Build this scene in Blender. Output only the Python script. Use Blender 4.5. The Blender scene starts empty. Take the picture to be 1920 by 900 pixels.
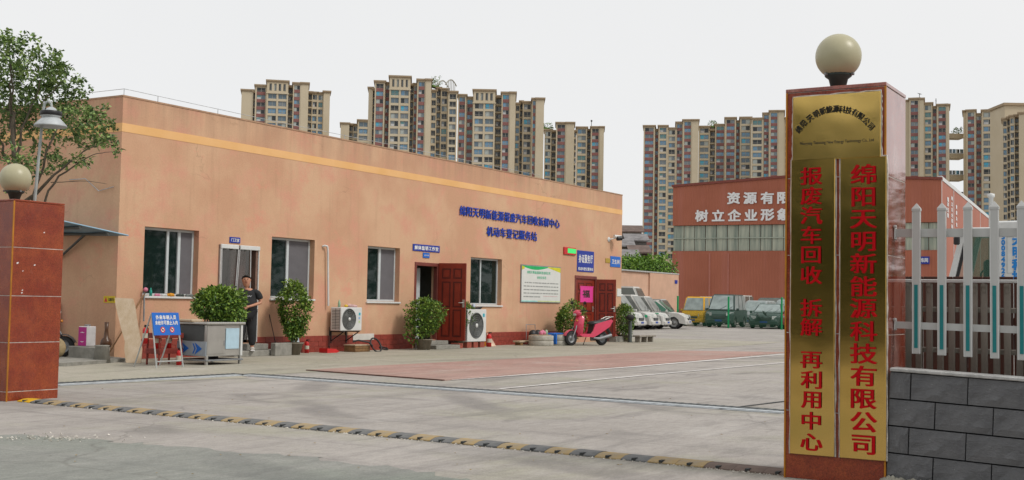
import bpy, bmesh, math, random
from mathutils import Vector, Matrix
S = bpy.context.scene
COL = S.collection
rnd = random.Random(11)
V = Vector

# ---------------------------------------------------------------- camera
EYE = V((0, 0, 1.3))
CR = V((0.51519034, -0.85688883, 0.01790067))      # right
CD = V((0.05501448, 0.01221945, -0.99841078))      # down
CF = V((0.85530832, 0.51535639, 0.05343664))       # forward
FPX = 2251.3
cam = bpy.data.cameras.new('camera'); cam.sensor_width = 36; cam.lens = FPX/1920*36
cam.clip_start = 0.1; cam.clip_end = 5000
camo = bpy.data.objects.new('camera', cam); COL.objects.link(camo)
camo.matrix_world = Matrix.Translation(EYE) @ Matrix((
    (CR.x, -CD.x, -CF.x), (CR.y, -CD.y, -CF.y), (CR.z, -CD.z, -CF.z))).to_4x4()
S.camera = camo
S.render.resolution_x = 1024; S.render.resolution_y = 480

# ---------------------------------------------------------------- world: bright overcast sky
SUN_EL, SUN_AZ = math.radians(48), math.radians(-84)     # azimuth of the sun measured from +X
w = bpy.data.worlds.new('World'); S.world = w; w.use_nodes = True
nt = w.node_tree; nt.nodes.clear()
out = nt.nodes.new('ShaderNodeOutputWorld'); add = nt.nodes.new('ShaderNodeMixShader')
sky = nt.nodes.new('ShaderNodeTexSky'); sky.sky_type = 'NISHITA'; sky.sun_disc = False
sky.sun_elevation = SUN_EL; sky.sun_rotation = math.pi/2-SUN_AZ
b1 = nt.nodes.new('ShaderNodeBackground'); b1.inputs[1].default_value = 0.1
b2 = nt.nodes.new('ShaderNodeBackground'); b2.inputs[1].default_value = 1.0
tc = nt.nodes.new('ShaderNodeTexCoord'); no = nt.nodes.new('ShaderNodeTexNoise')
no.inputs['Scale'].default_value = 2.2; no.inputs['Detail'].default_value = 5
cr = nt.nodes.new('ShaderNodeValToRGB')
cr.color_ramp.elements[0].position = .35; cr.color_ramp.elements[0].color = (.862, .866, .868, 1)
cr.color_ramp.elements[1].position = .65; cr.color_ramp.elements[1].color = (.888, .886, .884, 1)
nt.links.new(tc.outputs['Generated'], no.inputs['Vector']); nt.links.new(no.outputs['Fac'], cr.inputs[0])
nt.links.new(cr.outputs[0], b2.inputs[0]); nt.links.new(sky.outputs[0], b1.inputs[0])
add.inputs[0].default_value = .96
nt.links.new(b1.outputs[0], add.inputs[1]); nt.links.new(b2.outputs[0], add.inputs[2])
nt.links.new(add.outputs[0], out.inputs[0])
sl = bpy.data.lights.new('sun', 'SUN'); sl.energy = 1.8; sl.angle = math.radians(14); sl.color = (1, .95, .88)
so = bpy.data.objects.new('sun', sl); COL.objects.link(so)
sdir = V((math.cos(SUN_AZ)*math.cos(SUN_EL), math.sin(SUN_AZ)*math.cos(SUN_EL), math.sin(SUN_EL)))
so.rotation_euler = sdir.to_track_quat('Z', 'Y').to_euler(); so.location = (0, -10, 30)
S.view_settings.view_transform = 'Standard'; S.view_settings.look = 'None'
S.view_settings.exposure = 0.0; S.view_settings.gamma = 1

# ---------------------------------------------------------------- measuring helpers (photo pixel -> place in the world)
def ray(px, py): return CF*1.0 + CR*((px-960)/FPX) + CD*((py-450)/FPX)
def gp(px, py, z=0):
    d = ray(px, py); return EYE + d*((z-EYE.z)/d.z)
def ypl(px, py, y):
    d = ray(px, py); return EYE + d*(y/d.y)
def xpl(px, py, x):
    d = ray(px, py); return EYE + d*(x/d.x)
HF = V((CF.x, CF.y, 0)).normalized(); HR = V((HF.y, -HF.x, 0))
def dist(px, py, D):                                   # point at horizontal forward distance D
    d = ray(px, py); return EYE + d*(D/d.dot(HF))
def horizon(px): return 553.28+px*0.017928
def gd(px, D): p = dist(px, horizon(px), D); return V((p.x, p.y, 0))

# ---------------------------------------------------------------- materials
MATS = {}
def mat(name, col, rough=.7, var=.12, scale=6, bump=.0, metal=0, col2=None, spec=.4, stretch=None, bscale=None, coat=0):
    if name in MATS: return MATS[name]
    m = bpy.data.materials.new(name); m.use_nodes = True; n = m.node_tree; bs = n.nodes['Principled BSDF']
    bs.inputs['Roughness'].default_value = rough; bs.inputs['Metallic'].default_value = metal
    bs.inputs['Specular IOR Level'].default_value = spec
    if coat: bs.inputs['Coat Weight'].default_value = coat
    c2 = col2 or tuple(min(1, c*(1+var)) for c in col); c1 = tuple(c*(1-var) for c in col) if not col2 else col
    t = n.nodes.new('ShaderNodeTexCoord'); mp = n.nodes.new('ShaderNodeMapping'); ns = n.nodes.new('ShaderNodeTexNoise')
    if stretch: mp.inputs['Scale'].default_value = stretch
    ns.inputs['Scale'].default_value = scale; ns.inputs['Detail'].default_value = 6; ns.inputs['Roughness'].default_value = .6
    n.links.new(t.outputs['Object'], mp.inputs[0]); n.links.new(mp.outputs[0], ns.inputs['Vector'])
    r = n.nodes.new('ShaderNodeValToRGB'); r.color_ramp.elements[0].position = .32; r.color_ramp.elements[1].position = .68
    r.color_ramp.elements[0].color = (*c1, 1); r.color_ramp.elements[1].color = (*c2, 1)
    n.links.new(ns.outputs['Fac'], r.inputs[0]); n.links.new(r.outputs[0], bs.inputs['Base Color'])
    if bump:
        b = n.nodes.new('ShaderNodeBump'); b.inputs['Strength'].default_value = bump; b.inputs['Distance'].default_value = .02
        n2 = n.nodes.new('ShaderNodeTexNoise'); n2.inputs['Scale'].default_value = bscale or scale*6; n2.inputs['Detail'].default_value = 4
        n.links.new(t.outputs['Object'], n2.inputs['Vector'])
        n.links.new(n2.outputs['Fac'], b.inputs['Height']); n.links.new(b.outputs[0], bs.inputs['Normal'])
    MATS[name] = m; return m

class N:                                                # small node-building helper
    def __init__(s, m): s.m = m; s.t = m.node_tree; s.bs = s.t.nodes['Principled BSDF']; s.tc = s.t.nodes.new('ShaderNodeTexCoord')
    def mapc(s, scale=(1, 1, 1), loc=(0, 0, 0), rot=(0, 0, 0)):
        m = s.t.nodes.new('ShaderNodeMapping'); m.inputs['Scale'].default_value = scale; m.inputs['Location'].default_value = loc
        m.inputs['Rotation'].default_value = rot
        s.t.links.new(s.tc.outputs['Object'], m.inputs[0]); return m.outputs[0]
    def noise(s, v, scale, detail=5, rough=.6, dist=0):
        n = s.t.nodes.new('ShaderNodeTexNoise'); n.inputs['Scale'].default_value = scale; n.inputs['Detail'].default_value = detail
        n.inputs['Roughness'].default_value = rough; n.inputs['Distortion'].default_value = dist
        s.t.links.new(v, n.inputs['Vector']); return n.outputs['Fac']
    def ramp(s, f, p0, p1, c0=(0, 0, 0, 1), c1=(1, 1, 1, 1)):
        r = s.t.nodes.new('ShaderNodeValToRGB'); r.color_ramp.elements[0].position = p0; r.color_ramp.elements[1].position = p1
        r.color_ramp.elements[0].color = c0; r.color_ramp.elements[1].color = c1; s.t.links.new(f, r.inputs[0]); return r.outputs[0]
    def mix(s, f, a, b, mode='MIX', k=None):
        m = s.t.nodes.new('ShaderNodeMix'); m.data_type = 'RGBA'; m.blend_type = mode
        for x, sock in ((a, m.inputs[6]), (b, m.inputs[7])):
            if isinstance(x, tuple): sock.default_value = (*x[:3], 1)
            else: s.t.links.new(x, sock)
        if isinstance(f, (int, float)): m.inputs[0].default_value = f
        elif k is not None:
            q = s.math('MULTIPLY', f, k); s.t.links.new(q, m.inputs[0])
        else: s.t.links.new(f, m.inputs[0])
        return m.outputs[2]
    def math(s, op, a, b=0):
        m = s.t.nodes.new('ShaderNodeMath'); m.operation = op
        for x, k in ((a, 0), (b, 1)):
            if isinstance(x, (int, float)): m.inputs[k].default_value = x
            else: s.t.links.new(x, m.inputs[k])
        return m.outputs[0]
    def sep(s, v):
        n = s.t.nodes.new('ShaderNodeSeparateXYZ'); s.t.links.new(v, n.inputs[0]); return n.outputs
    def color(s, c): s.t.links.new(c, s.bs.inputs['Base Color'])
    def bump(s, h, strength=.3, d=.02):
        b = s.t.nodes.new('ShaderNodeBump'); b.inputs['Strength'].default_value = strength; b.inputs['Distance'].default_value = d
        s.t.links.new(h, b.inputs['Height']); s.t.links.new(b.outputs[0], s.bs.inputs['Normal'])
def newmat(name, rough=.8):
    m = bpy.data.materials.new(name); m.use_nodes = True; m.node_tree.nodes['Principled BSDF'].inputs['Roughness'].default_value = rough
    m.node_tree.nodes['Principled BSDF'].inputs['Specular IOR Level'].default_value = .35
    MATS[name] = m; return m, N(m)

# wall paint: sun-bleached salmon orange, patchy, with streaks and hairline cracks
def wall_paint(name, base, pink, pale):
    m, n = newmat(name, .85); o = n.mapc()
    big = n.ramp(n.noise(o, .45, 4), .42, .6); mid = n.ramp(n.noise(n.mapc((1, 1, 1), (7, 3, 2)), 1.3, 6, .65), .5, .68)
    st = n.ramp(n.noise(n.mapc((3.2, 3.2, .22)), 1.6, 6, .7), .55, .75)
    c = n.mix(big, base, pale); c = n.mix(mid, c, pink, k=.8); c = n.mix(st, c, tuple(x*.78 for x in base), k=.45)
    sal = n.ramp(n.noise(n.mapc((1, 1, 1.4), (11, 3, 6)), .9, 7, .75), .58, .66); c = n.mix(sal, c, (.66, .29, .20), k=.6)
    zt = n.sep(o)[2]; top = n.math('MULTIPLY', n.ramp(n.math('MULTIPLY', zt, .1), .47, .555), n.ramp(n.noise(n.mapc((2.2, 2.2, .12)), 1.5, 5, .7), .35, .7)); c = n.mix(top, c, (.30, .19, .13), k=.55)
    fine = n.ramp(n.noise(o, 30, 3), .3, .7, (.93, .93, .93, 1), (1.05, 1.05, 1.05, 1)); c = n.mix(1.0, c, fine, 'MULTIPLY')
    zz = n.sep(o)[2]
    # dirt rising from the ground and fading below the coping, plus cracks under the stripe
    low = n.math('MULTIPLY', n.ramp(zz, .35, 1.3, (1, 1, 1, 1), (0, 0, 0, 1)), n.ramp(n.noise(n.mapc((1, 1, .5)), 1.8, 5), .38, .7))
    c = n.mix(low, c, (.30, .17, .10), k=.5)
    vo = n.t.nodes.new('ShaderNodeTexVoronoi'); vo.feature = 'DISTANCE_TO_EDGE'; vo.inputs['Scale'].default_value = .33
    wv = n.t.nodes.new('ShaderNodeVectorMath'); wv.operation = 'ADD'
    nn = n.t.nodes.new('ShaderNodeTexNoise'); nn.inputs['Scale'].default_value = 2.5; nn.inputs['Detail'].default_value = 8
    n.t.links.new(n.mapc((1, 1, 2.2)), wv.inputs[0]); n.t.links.new(n.tc.outputs['Object'], nn.inputs['Vector']); n.t.links.new(nn.outputs['Color'], wv.inputs[1])
    n.t.links.new(wv.outputs[0], vo.inputs['Vector'])
    ck = n.math('MULTIPLY', n.ramp(vo.outputs['Distance'], .002, .008, (1, 1, 1, 1), (0, 0, 0, 1)), n.ramp(n.noise(n.mapc((1, 1, 1), (4, 4, 4)), .5, 2), .58, .66))
    c = n.mix(ck, c, (.2, .11, .07), k=.4)
    n.color(c); n.bump(n.noise(o, 18, 6), .25, .01); return m
M_wall = wall_paint('salmon_wall_paint', (.555, .32, .20), (.63, .31, .215), (.62, .395, .25))
M_wallfar = mat('faded_salmon_render', (.60, .38, .27), .85, .07, 1.5)
M_stripe = mat('yellow_stripe_paint', (.74, .42, .16), .8, .07, 1.2, .1, col2=(.80, .48, .22))

def concrete(name, a, b, green, dark, k=1):
    m, n = newmat(name, .88); o = n.mapc()
    c = n.mix(n.ramp(n.noise(o, .25, 5, .6), .38, .62), a, b)
    c = n.mix(n.ramp(n.noise(n.mapc((1, 1, 1), (5, 9, 0)), .4, 6, .65, .5), .5, .66), c, green, k=.7)
    st = n.ramp(n.noise(n.mapc((.25, 2.2, 1), (0, 0, 0), (0, 0, .25)), 1.1, 7, .7, .4), .5, .75); c = n.mix(st, c, dark, k=.75*k)
    st2 = n.ramp(n.noise(n.mapc((1.8, .16, 1), (3, 1, 0), (0, 0, .5)), .9, 6, .7, .6), .52, .72); c = n.mix(st2, c, dark, k=.6*k)
    wh = n.ramp(n.noise(n.mapc((.5, 1.4, 1), (8, 2, 0), (0, 0, -.1)), .8, 7, .72), .56, .74); c = n.mix(wh, c, (.53, .50, .47), k=.45)
    sp = n.ramp(n.noise(o, 3.5, 8, .8), .63, .74); c = n.mix(sp, c, dark, k=.45*k)
    oil = n.ramp(n.noise(n.mapc((1, 1, 1), (31, 12, 0)), .55, 8, .6, .8), .62, .72); c = n.mix(oil, c, tuple(x*.7 for x in dark), k=.5*k)
    wr = n.t.nodes.new('ShaderNodeTexWave'); wr.wave_type = 'RINGS'; wr.rings_direction = 'Z'; wr.inputs['Scale'].default_value = .9; wr.inputs['Distortion'].default_value = 3.5; wr.inputs['Detail'].default_value = 3; wr.inputs['Detail Scale'].default_value = .25
    n.t.links.new(n.mapc((.16, .16, 1), (-3.2, -.2, 0)), wr.inputs['Vector'])
    ty = n.math('MULTIPLY', n.ramp(wr.outputs['Fac'], .8, .97), n.ramp(n.noise(n.mapc((1, 1, 1), (2, 7, 0)), .35, 3), .48, .6)); c = n.mix(ty, c, dark, k=.55*k)
    md = n.ramp(n.noise(n.mapc((.6, 1.3, 1), (0, 0, 0), (0, 0, .3)), 9, 8, .8), .35, .65, (.84, .84, .84, 1), (1.12, 1.12, 1.12, 1)); c = n.mix(1.0, c, md, 'MULTIPLY')
    spot = n.ramp(n.noise(n.mapc((1, 1, 1), (5, 5, 5)), 17, 2, .5), .73, .76); c = n.mix(spot, c, (.10, .09, .08), k=.7)
    vo = n.t.nodes.new('ShaderNodeTexVoronoi'); vo.feature = 'DISTANCE_TO_EDGE'; vo.inputs['Scale'].default_value = .16
    va = n.t.nodes.new('ShaderNodeVectorMath'); va.operation = 'ADD'; nz = n.t.nodes.new('ShaderNodeTexNoise'); nz.inputs['Scale'].default_value = .9; nz.inputs['Detail'].default_value = 9
    n.t.links.new(o, nz.inputs['Vector']); n.t.links.new(o, va.inputs[0]); n.t.links.new(nz.outputs['Color'], va.inputs[1]); n.t.links.new(va.outputs[0], vo.inputs['Vector'])
    ck = n.math('MULTIPLY', n.ramp(vo.outputs['Distance'], .0012, .004, (1, 1, 1, 1), (0, 0, 0, 1)), n.ramp(n.noise(n.mapc((1, 1, 1), (9, 4, 4)), .3, 2), .45, .55)); c = n.mix(ck, c, (.12, .11, .10), k=.4)
    gr = n.ramp(n.noise(o, 60, 3, .7), .3, .7, (.80, .80, .80, 1), (1.16, 1.16, 1.16, 1)); c = n.mix(1.0, c, gr, 'MULTIPLY')
    n.color(c); n.bump(n.noise(o, 25, 8, .75), .3, .01); return m
M_conc = concrete('yard_concrete', (.335, .308, .282), (.39, .36, .332), (.33, .318, .245), (.17, .158, .15))
M_apron = concrete('apron_concrete', (.345, .325, .26), (.40, .37, .305), (.32, .315, .235), (.20, .185, .155), .8)
M_road = concrete('worn_grey_asphalt', (.225, .235, .21), (.28, .28, .255), (.21, .235, .195), (.15, .155, .145), .9)
M_redpave = concrete('faded_red_paving', (.37, .225, .19), (.42, .275, .235), (.39, .32, .265), (.24, .15, .125), .9)
M_line = mat('worn_white_paint', (.50, .47, .44), .8, .1, 7, col2=(.78, .76, .74))
M_dark = mat('dark_gap', (.045, .05, .05), .9)
M_steelstrip = mat('galvanised_strip', (.40, .43, .45), .6, .3, 8)

def granite(name, a, b, c3, rough=.18, st=(1, 1, .6)):
    m, n = newmat(name, rough); o = n.mapc()
    c = n.mix(n.ramp(n.noise(o, 3, 6, .7), .38, .64), a, b); c = n.mix(n.ramp(n.noise(n.mapc((1, 1, .6), (3, 3, 3)), 2.2, 7, .7), .52, .7), c, c3, k=.6)
    sp = n.ramp(n.noise(o, 90, 4, .8), .35, .65, (.55, .55, .55, 1), (1.4, 1.4, 1.4, 1)); c = n.mix(1.0, c, sp, 'MULTIPLY')
    n.color(c); n.bs.inputs['Specular IOR Level'].default_value = .5
    n.t.links.new(n.ramp(n.noise(n.mapc(st), 4, 6), .3, .8, (rough*.6,)*3+(1,), (rough*2.2,)*3+(1,)), n.bs.inputs['Roughness'])
    n.bump(n.noise(o, 5, 3), .04, .01); return m
M_gran = granite('polished_red_granite', (.22, .036, .017), (.31, .066, .022), (.13, .022, .014), .19)
M_gran2 = granite('dusty_sheen_granite', (.24, .045, .025), (.33, .085, .05), (.50, .40, .37), .05, (7, 7, .35))  # pale patches put sky sheen, along with dust, into the colour
MATS['dusty_sheen_granite'].node_tree.nodes['Principled BSDF'].inputs['Coat Weight'].default_value = .7
M_trim = mat('orange_edge_trim', (.50, .20, .02), .4, .2, 5, metal=.3)
M_grout = mat('pale_caulk', (.5, .47, .43), .8, .35, 12, .3)
def brass(name):
    m, n = newmat(name, .3); o = n.mapc(); n.bs.inputs['Metallic'].default_value = 1
    c = n.mix(n.ramp(n.noise(n.mapc((1, 1, .5)), 1.2, 5), .35, .65), (.70, .47, .13), (.76, .53, .17))
    n.color(c)
    n.t.links.new(n.ramp(n.noise(n.mapc((1, 3, 160)), 2, 3), .3, .7, (.10,)*3+(1,), (.17,)*3+(1,)), n.bs.inputs['Roughness'])
    n.bump(n.noise(n.mapc((1, 1, 1)), 1.3, 2), .14, .05); return m
M_brass = brass('brushed_brass')
M_redtxt = mat('red_enamel', (.50, .001, .006), .6, .08, spec=.15)
M_blk = mat('black_lettering', (.035, .03, .02), .5)
M_black = mat('black_plastic', (.02, .02, .022), .45, .2)
M_globe = mat('aged_opal_glass', (.42, .39, .25), .38, .07, 2, spec=.5)
def blockmat():
    m, n = newmat('split_face_block', .85); o = n.mapc()
    c = n.mix(n.ramp(n.noise(o, 3, 5), .4, .6), (.13, .133, .14), (.18, .183, .19))
    sc = n.ramp(n.noise(n.mapc((1, 1, 3.5), (0, 0, 0), (.6, 0, 0)), 14, 8, .8, .8), .56, .70); c = n.mix(sc, c, (.27, .28, .29), k=.75)
    dt = n.ramp(n.noise(n.mapc((1, 1, 1), (2, 2, 2)), 30, 2, .5), .72, .76); c = n.mix(dt, c, (.55, .55, .52))
    n.color(c); n.bump(n.noise(n.mapc((1, 1, 2.5), (0, 0, 0), (.5, 0, 0)), 22, 9, .75, .5), .9, .02); return m
M_block = blockmat()
M_coping = mat('pale_mortar_coping', (.42, .42, .41), .9, .25, 10, .5)
M_mortar = mat('rough_mortar', (.30, .29, .24), .95, .4, 14, .8)
M_white = mat('white_painted_metal', (.62, .63, .62), .45, .06, 4)
M_fencew = mat('white_pvc_picket', (.50, .51, .50), .5, .07, 5, stretch=(1, 1, .3))
M_teal = mat('teal_insert', (.01, .19, .20), .45, .15, 4)
M_slat = mat('weathered_grey_slat', (.20, .18, .15), .8, .4, 7, .2, stretch=(1, 1, .25), col2=(.33, .30, .26))
M_alu = mat('window_aluminium', (.52, .56, .57), .4, .05)
M_screen = mat('insect_screen', (.13, .125, .135), .9, .1, 3)
M_doorred = mat('red_steel_door', (.22, .026, .012), .4, .15, 3)
M_doordark = mat('maroon_door_panel', (.075, .010, .008), .4, .15, 3)
M_frame = mat('door_frame_red', (.17, .04, .03), .5, .2, 3)
M_tile = mat('red_plinth_tile', (.26, .045, .03), .5, .25, 5, .1)
M_steel = mat('stainless_sheet', (.50, .49, .46), .38, .1, 3, metal=.75)
M_grey = mat('grey_metal', (.25, .26, .27), .5, .15, metal=.4)
M_wood = mat('pale_timber', (.40, .30, .19), .8, .2, 7, .3, stretch=(1, 1, .15), col2=(.50, .40, .29))
M_wood2 = mat('brown_timber', (.22, .12, .05), .8, .25, 9, .3)
M_blue = mat('blue_sign_paint', (.012, .035, .30), .45, .05)
M_blueL = mat('bright_blue_sign', (.01, .13, .52), .45, .05)
M_bluelet = mat('blue_letter_acrylic', (.002, .04, .38), .35, .05)
M_wtxt = mat('white_lettering', (.75, .75, .75), .6, .04)
M_paper = mat('white_board', (.66, .67, .64), .6, .03)
M_pot = mat('dirty_plastic_pot', (.20, .17, .13), .8, .25, 6)
M_soil = mat('dark_soil', (.05, .035, .025), .95)
M_int = mat('dim_interior_wall', (.18, .19, .17), .9, .1)
M_rubber = mat('tyre_rubber', (.025, .025, .026), .8, .2)
M_pink = mat('pink_scooter_panel', (.64, .06, .125), .28, .05, coat=.4)
M_red = mat('signal_red', (.55, .02, .02), .4, .1)
M_brick = mat('red_brick', (.30, .075, .05), .9, .2, 10, .4)
M_concb = mat('grey_concrete_block', (.27, .26, .23), .95, .2, 8, .5)
M_grille = mat('dark_fan_grille', (.07, .075, .075), .6, .1)

def glass(name, base, alpha, rough=.03):
    m = bpy.data.materials.new(name); m.use_nodes = True; n = m.node_tree; bs = n.nodes['Principled BSDF']
    bs.inputs['Base Color'].default_value = (*base, 1); bs.inputs['Roughness'].default_value = rough; bs.inputs['Specular IOR Level'].default_value = .6
    tr = n.nodes.new('ShaderNodeBsdfTransparent'); tr.inputs[0].default_value = (.75, .85, .8, 1); mx = n.nodes.new('ShaderNodeMixShader')
    mx.inputs[0].default_value = alpha
    n.links.new(bs.outputs[0], mx.inputs[1]); n.links.new(tr.outputs[0], mx.inputs[2]); n.links.new(mx.outputs[0], n.nodes['Material Output'].inputs[0])
    MATS[name] = m; return m
G_win = glass('dark_green_window_glass', (.015, .03, .027), .40)
G_car = glass('car_glass', (.16, .17, .15), .25)
G_dull = mat('dusty_windscreen', (.26, .31, .30), .3, .25, 3)
G_clear = glass('clear_plastic_curtain', (.35, .34, .33), .7, .2)
G_cart = glass('smoked_cart_glass', (.10, .09, .08), .35, .1)

# ---------------------------------------------------------------- mesh builder
class MB:
    def __init__(s): s.v = []; s.f = []; s.mi = []; s.sm = []
    def add(s, vs, fs, m=0, sm=False):
        b = len(s.v); s.v += [tuple(x) for x in vs]
        for f in fs: s.f.append(tuple(i+b for i in f)); s.mi.append(m); s.sm.append(sm)
        return s
    def box(s, a, b, m=0, T=None):
        x0, y0, z0 = a; x1, y1, z1 = b
        if x0 > x1: x0, x1 = x1, x0
        if y0 > y1: y0, y1 = y1, y0
        if z0 > z1: z0, z1 = z1, z0
        vs = [V(p) for p in ((x0, y0, z0), (x1, y0, z0), (x1, y1, z0), (x0, y1, z0), (x0, y0, z1), (x1, y0, z1), (x1, y1, z1), (x0, y1, z1))]
        if T: vs = [T @ v for v in vs]
        return s.add(vs, [(0, 3, 2, 1), (4, 5, 6, 7), (0, 1, 5, 4), (1, 2, 6, 5), (2, 3, 7, 6), (3, 0, 4, 7)], m)
    def bbox(s, a, b, c=.01, m=0, T=None):              # box with chamfered vertical+horizontal edges
        bm = bmesh.new(); bmesh.ops.create_cube(bm, size=1)
        for v in bm.verts: v.co = V(((a[0]+b[0])/2+v.co.x*abs(b[0]-a[0]), (a[1]+b[1])/2+v.co.y*abs(b[1]-a[1]), (a[2]+b[2])/2+v.co.z*abs(b[2]-a[2])))
        bmesh.ops.bevel(bm, geom=bm.edges[:], offset=c, segments=1, affect='EDGES')
        bm.verts.ensure_lookup_table()
        vs = [T @ v.co if T else v.co.copy() for v in bm.verts]; fs = [[v.index for v in f.verts] for f in bm.faces]; bm.free()
        return s.add(vs, fs, m)
    def tube(s, pts, r, n=8, m=0, cap=True):
        pts = [V(p) for p in pts]; rs = r if isinstance(r, (list, tuple)) else [r]*len(pts); vs = []
        up0 = None
        for i, p in enumerate(pts):
            d = (pts[min(i+1, len(pts)-1)]-pts[max(i-1, 0)]).normalized()
            a = (up0 - d*up0.dot(d)) if up0 is not None else None
            if a is None or a.length < 1e-4: a = d.orthogonal()
            a.normalize(); up0 = a; b = d.cross(a)
            for k in range(n):
                t = 2*math.pi*k/n; vs.append(p+(a*math.cos(t)+b*math.sin(t))*rs[i])
        fs = [(i*n+k, i*n+(k+1) % n, (i+1)*n+(k+1) % n, (i+1)*n+k) for i in range(len(pts)-1) for k in range(n)]
        s.add(vs, fs, m, True)
        if cap: s.add(vs[:n], [tuple(range(n))[::-1]], m); s.add(vs[-n:], [tuple(range(n))], m)
        return s
    def lathe(s, prof, c=(0, 0, 0), axis=(0, 0, 1), n=20, m=0, sm=True):
        ax = V(axis).normalized(); a = ax.orthogonal().normalized(); b = ax.cross(a); c = V(c); vs = []
        for r, h in prof:
            for k in range(n):
                t = 2*math.pi*k/n; vs.append(c+ax*h+(a*math.cos(t)+b*math.sin(t))*r)
        fs = [(i*n+k, i*n+(k+1) % n, (i+1)*n+(k+1) % n, (i+1)*n+k) for i in range(len(prof)-1) for k in range(n)]
        return s.add(vs, fs, m, sm)
    def sphere(s, c, r, nu=24, nv=14, m=0, sc=(1, 1, 1)):
        vs = []; c = V(c)
        for i in range(nv+1):
            p = math.pi*i/nv
            for k in range(nu):
                t = 2*math.pi*k/nu; vs.append(c+V((r*sc[0]*math.sin(p)*math.cos(t), r*sc[1]*math.sin(p)*math.sin(t), r*sc[2]*math.cos(p))))
        return s.add(vs, [(i*nu+k, (i+1)*nu+k, (i+1)*nu+(k+1) % nu, i*nu+(k+1) % nu) for i in range(nv) for k in range(nu)], m, True)
    def prism(s, poly, d, m=0, T=None):                 # polygon of 3-D points extruded by vector d
        n = len(poly); d = V(d); vs = [V(p) for p in poly]+[V(p)+d for p in poly]
        if T: vs = [T @ v for v in vs]
        return s.add(vs, [tuple(range(n))[::-1], tuple(range(n, 2*n))]+[(i, (i+1) % n, (i+1) % n+n, i+n) for i in range(n)], m)
    def quad(s, *p, m=0): return s.add(p, [tuple(range(len(p)))], m)
    def mesh(s, name, mats):
        me = bpy.data.meshes.new(name); me.from_pydata(s.v, [], s.f)
        for x in (mats if isinstance(mats, (list, tuple)) else [mats]): me.materials.append(x)
        me.polygons.foreach_set('material_index', s.mi); me.polygons.foreach_set('use_smooth', s.sm); me.update(); return me
    def build(s, name, mats, parent=None, loc=None, fixn=True):
        me = s.mesh(name, mats)
        if fixn and len(s.f) < 5000:
            bm = bmesh.new(); bm.from_mesh(me); bmesh.ops.recalc_face_normals(bm, faces=bm.faces[:]); bm.to_mesh(me); bm.free()
        return link(name, me, parent, loc)
def link(name, me, parent=None, loc=None):
    o = bpy.data.objects.new(name, me); COL.objects.link(o)
    if parent: o.parent = parent
    if loc is not None: o.location = loc
    return o
def tag(o, label=None, cat=None, group=None, kind=None):
    for k, v in (('label', label), ('category', cat), ('group', group), ('kind', kind)):
        if v: o[k] = v
    return o
def empty(name, label, cat, loc=(0, 0, 0), rz=0, group=None):
    o = bpy.data.objects.new(name, None); COL.objects.link(o); o.location = loc; o.rotation_euler = (0, 0, rz); o.empty_display_size = .2
    return tag(o, label, cat, group)
def struct(o, label=None): o['kind'] = 'structure'; return o
def copy_tree(o, parent=None):
    c = o.copy(); COL.objects.link(c); c.parent = parent
    for ch in list(o.children): copy_tree(ch, c)
    return c

# ---------------------------------------------------------------- lettering (mesh glyphs)
GL = {}
def glyph(s):
    if s not in GL:
        t = bpy.data.curves.new('t', 'FONT'); t.body = s; t.size = 1; t.align_x = 'CENTER'; t.align_y = 'CENTER'
        o = bpy.data.objects.new('t', t); COL.objects.link(o); dg = bpy.context.evaluated_depsgraph_get(); dg.update()
        me = bpy.data.meshes.new_from_object(o.evaluated_get(dg)); vs = [v.co.copy() for v in me.vertices]; fs = [tuple(p.vertices) for p in me.polygons]
        bpy.data.objects.remove(o); bpy.data.meshes.remove(me)
        if len(s) == 1 and vs:                         # centre a lone glyph on its own box
            xs = [v.x for v in vs]; ys = [v.y for v in vs]; c = V(((min(xs)+max(xs))/2, (min(ys)+max(ys))/2, 0)); vs = [v-c for v in vs]
        GL[s] = (vs, fs)
    return GL[s]
def put_text(mb, s, c, xd, ud, w=1, h=1, boldx=0, boldy=0, depth=0, m=0, nb=3):
    xd = V(xd).normalized(); ud = V(ud).normalized(); nd = xd.cross(ud); vs, fs = glyph(s); c = V(c); k = 0
    offs = [(i, j) for i in (range(nb) if boldx else [0]) for j in (range(nb if boldy else 1))]
    for i, j in offs:
        dx = boldx*(i/(nb-1)-.5) if boldx else 0; dy = boldy*(j/(nb-1)-.5) if boldy else 0
        z = .0004*k+depth; k += 1
        P = [c+xd*((v.x+dx)*w)+ud*((v.y+dy)*h)+nd*z for v in vs]
        mb.add(P, fs, m)
        if depth:                                     # sides of the letter
            e = {}
            for f in fs:
                for a, b in zip(f, f[1:]+f[:1]):
                    e[(min(a, b), max(a, b))] = e.get((min(a, b), max(a, b)), 0)+1
            for (a, b), q in e.items():
                if q == 1: mb.add([P[a], P[b], P[b]-nd*z, P[a]-nd*z], [(0, 1, 2, 3)], m)
    return mb

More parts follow.
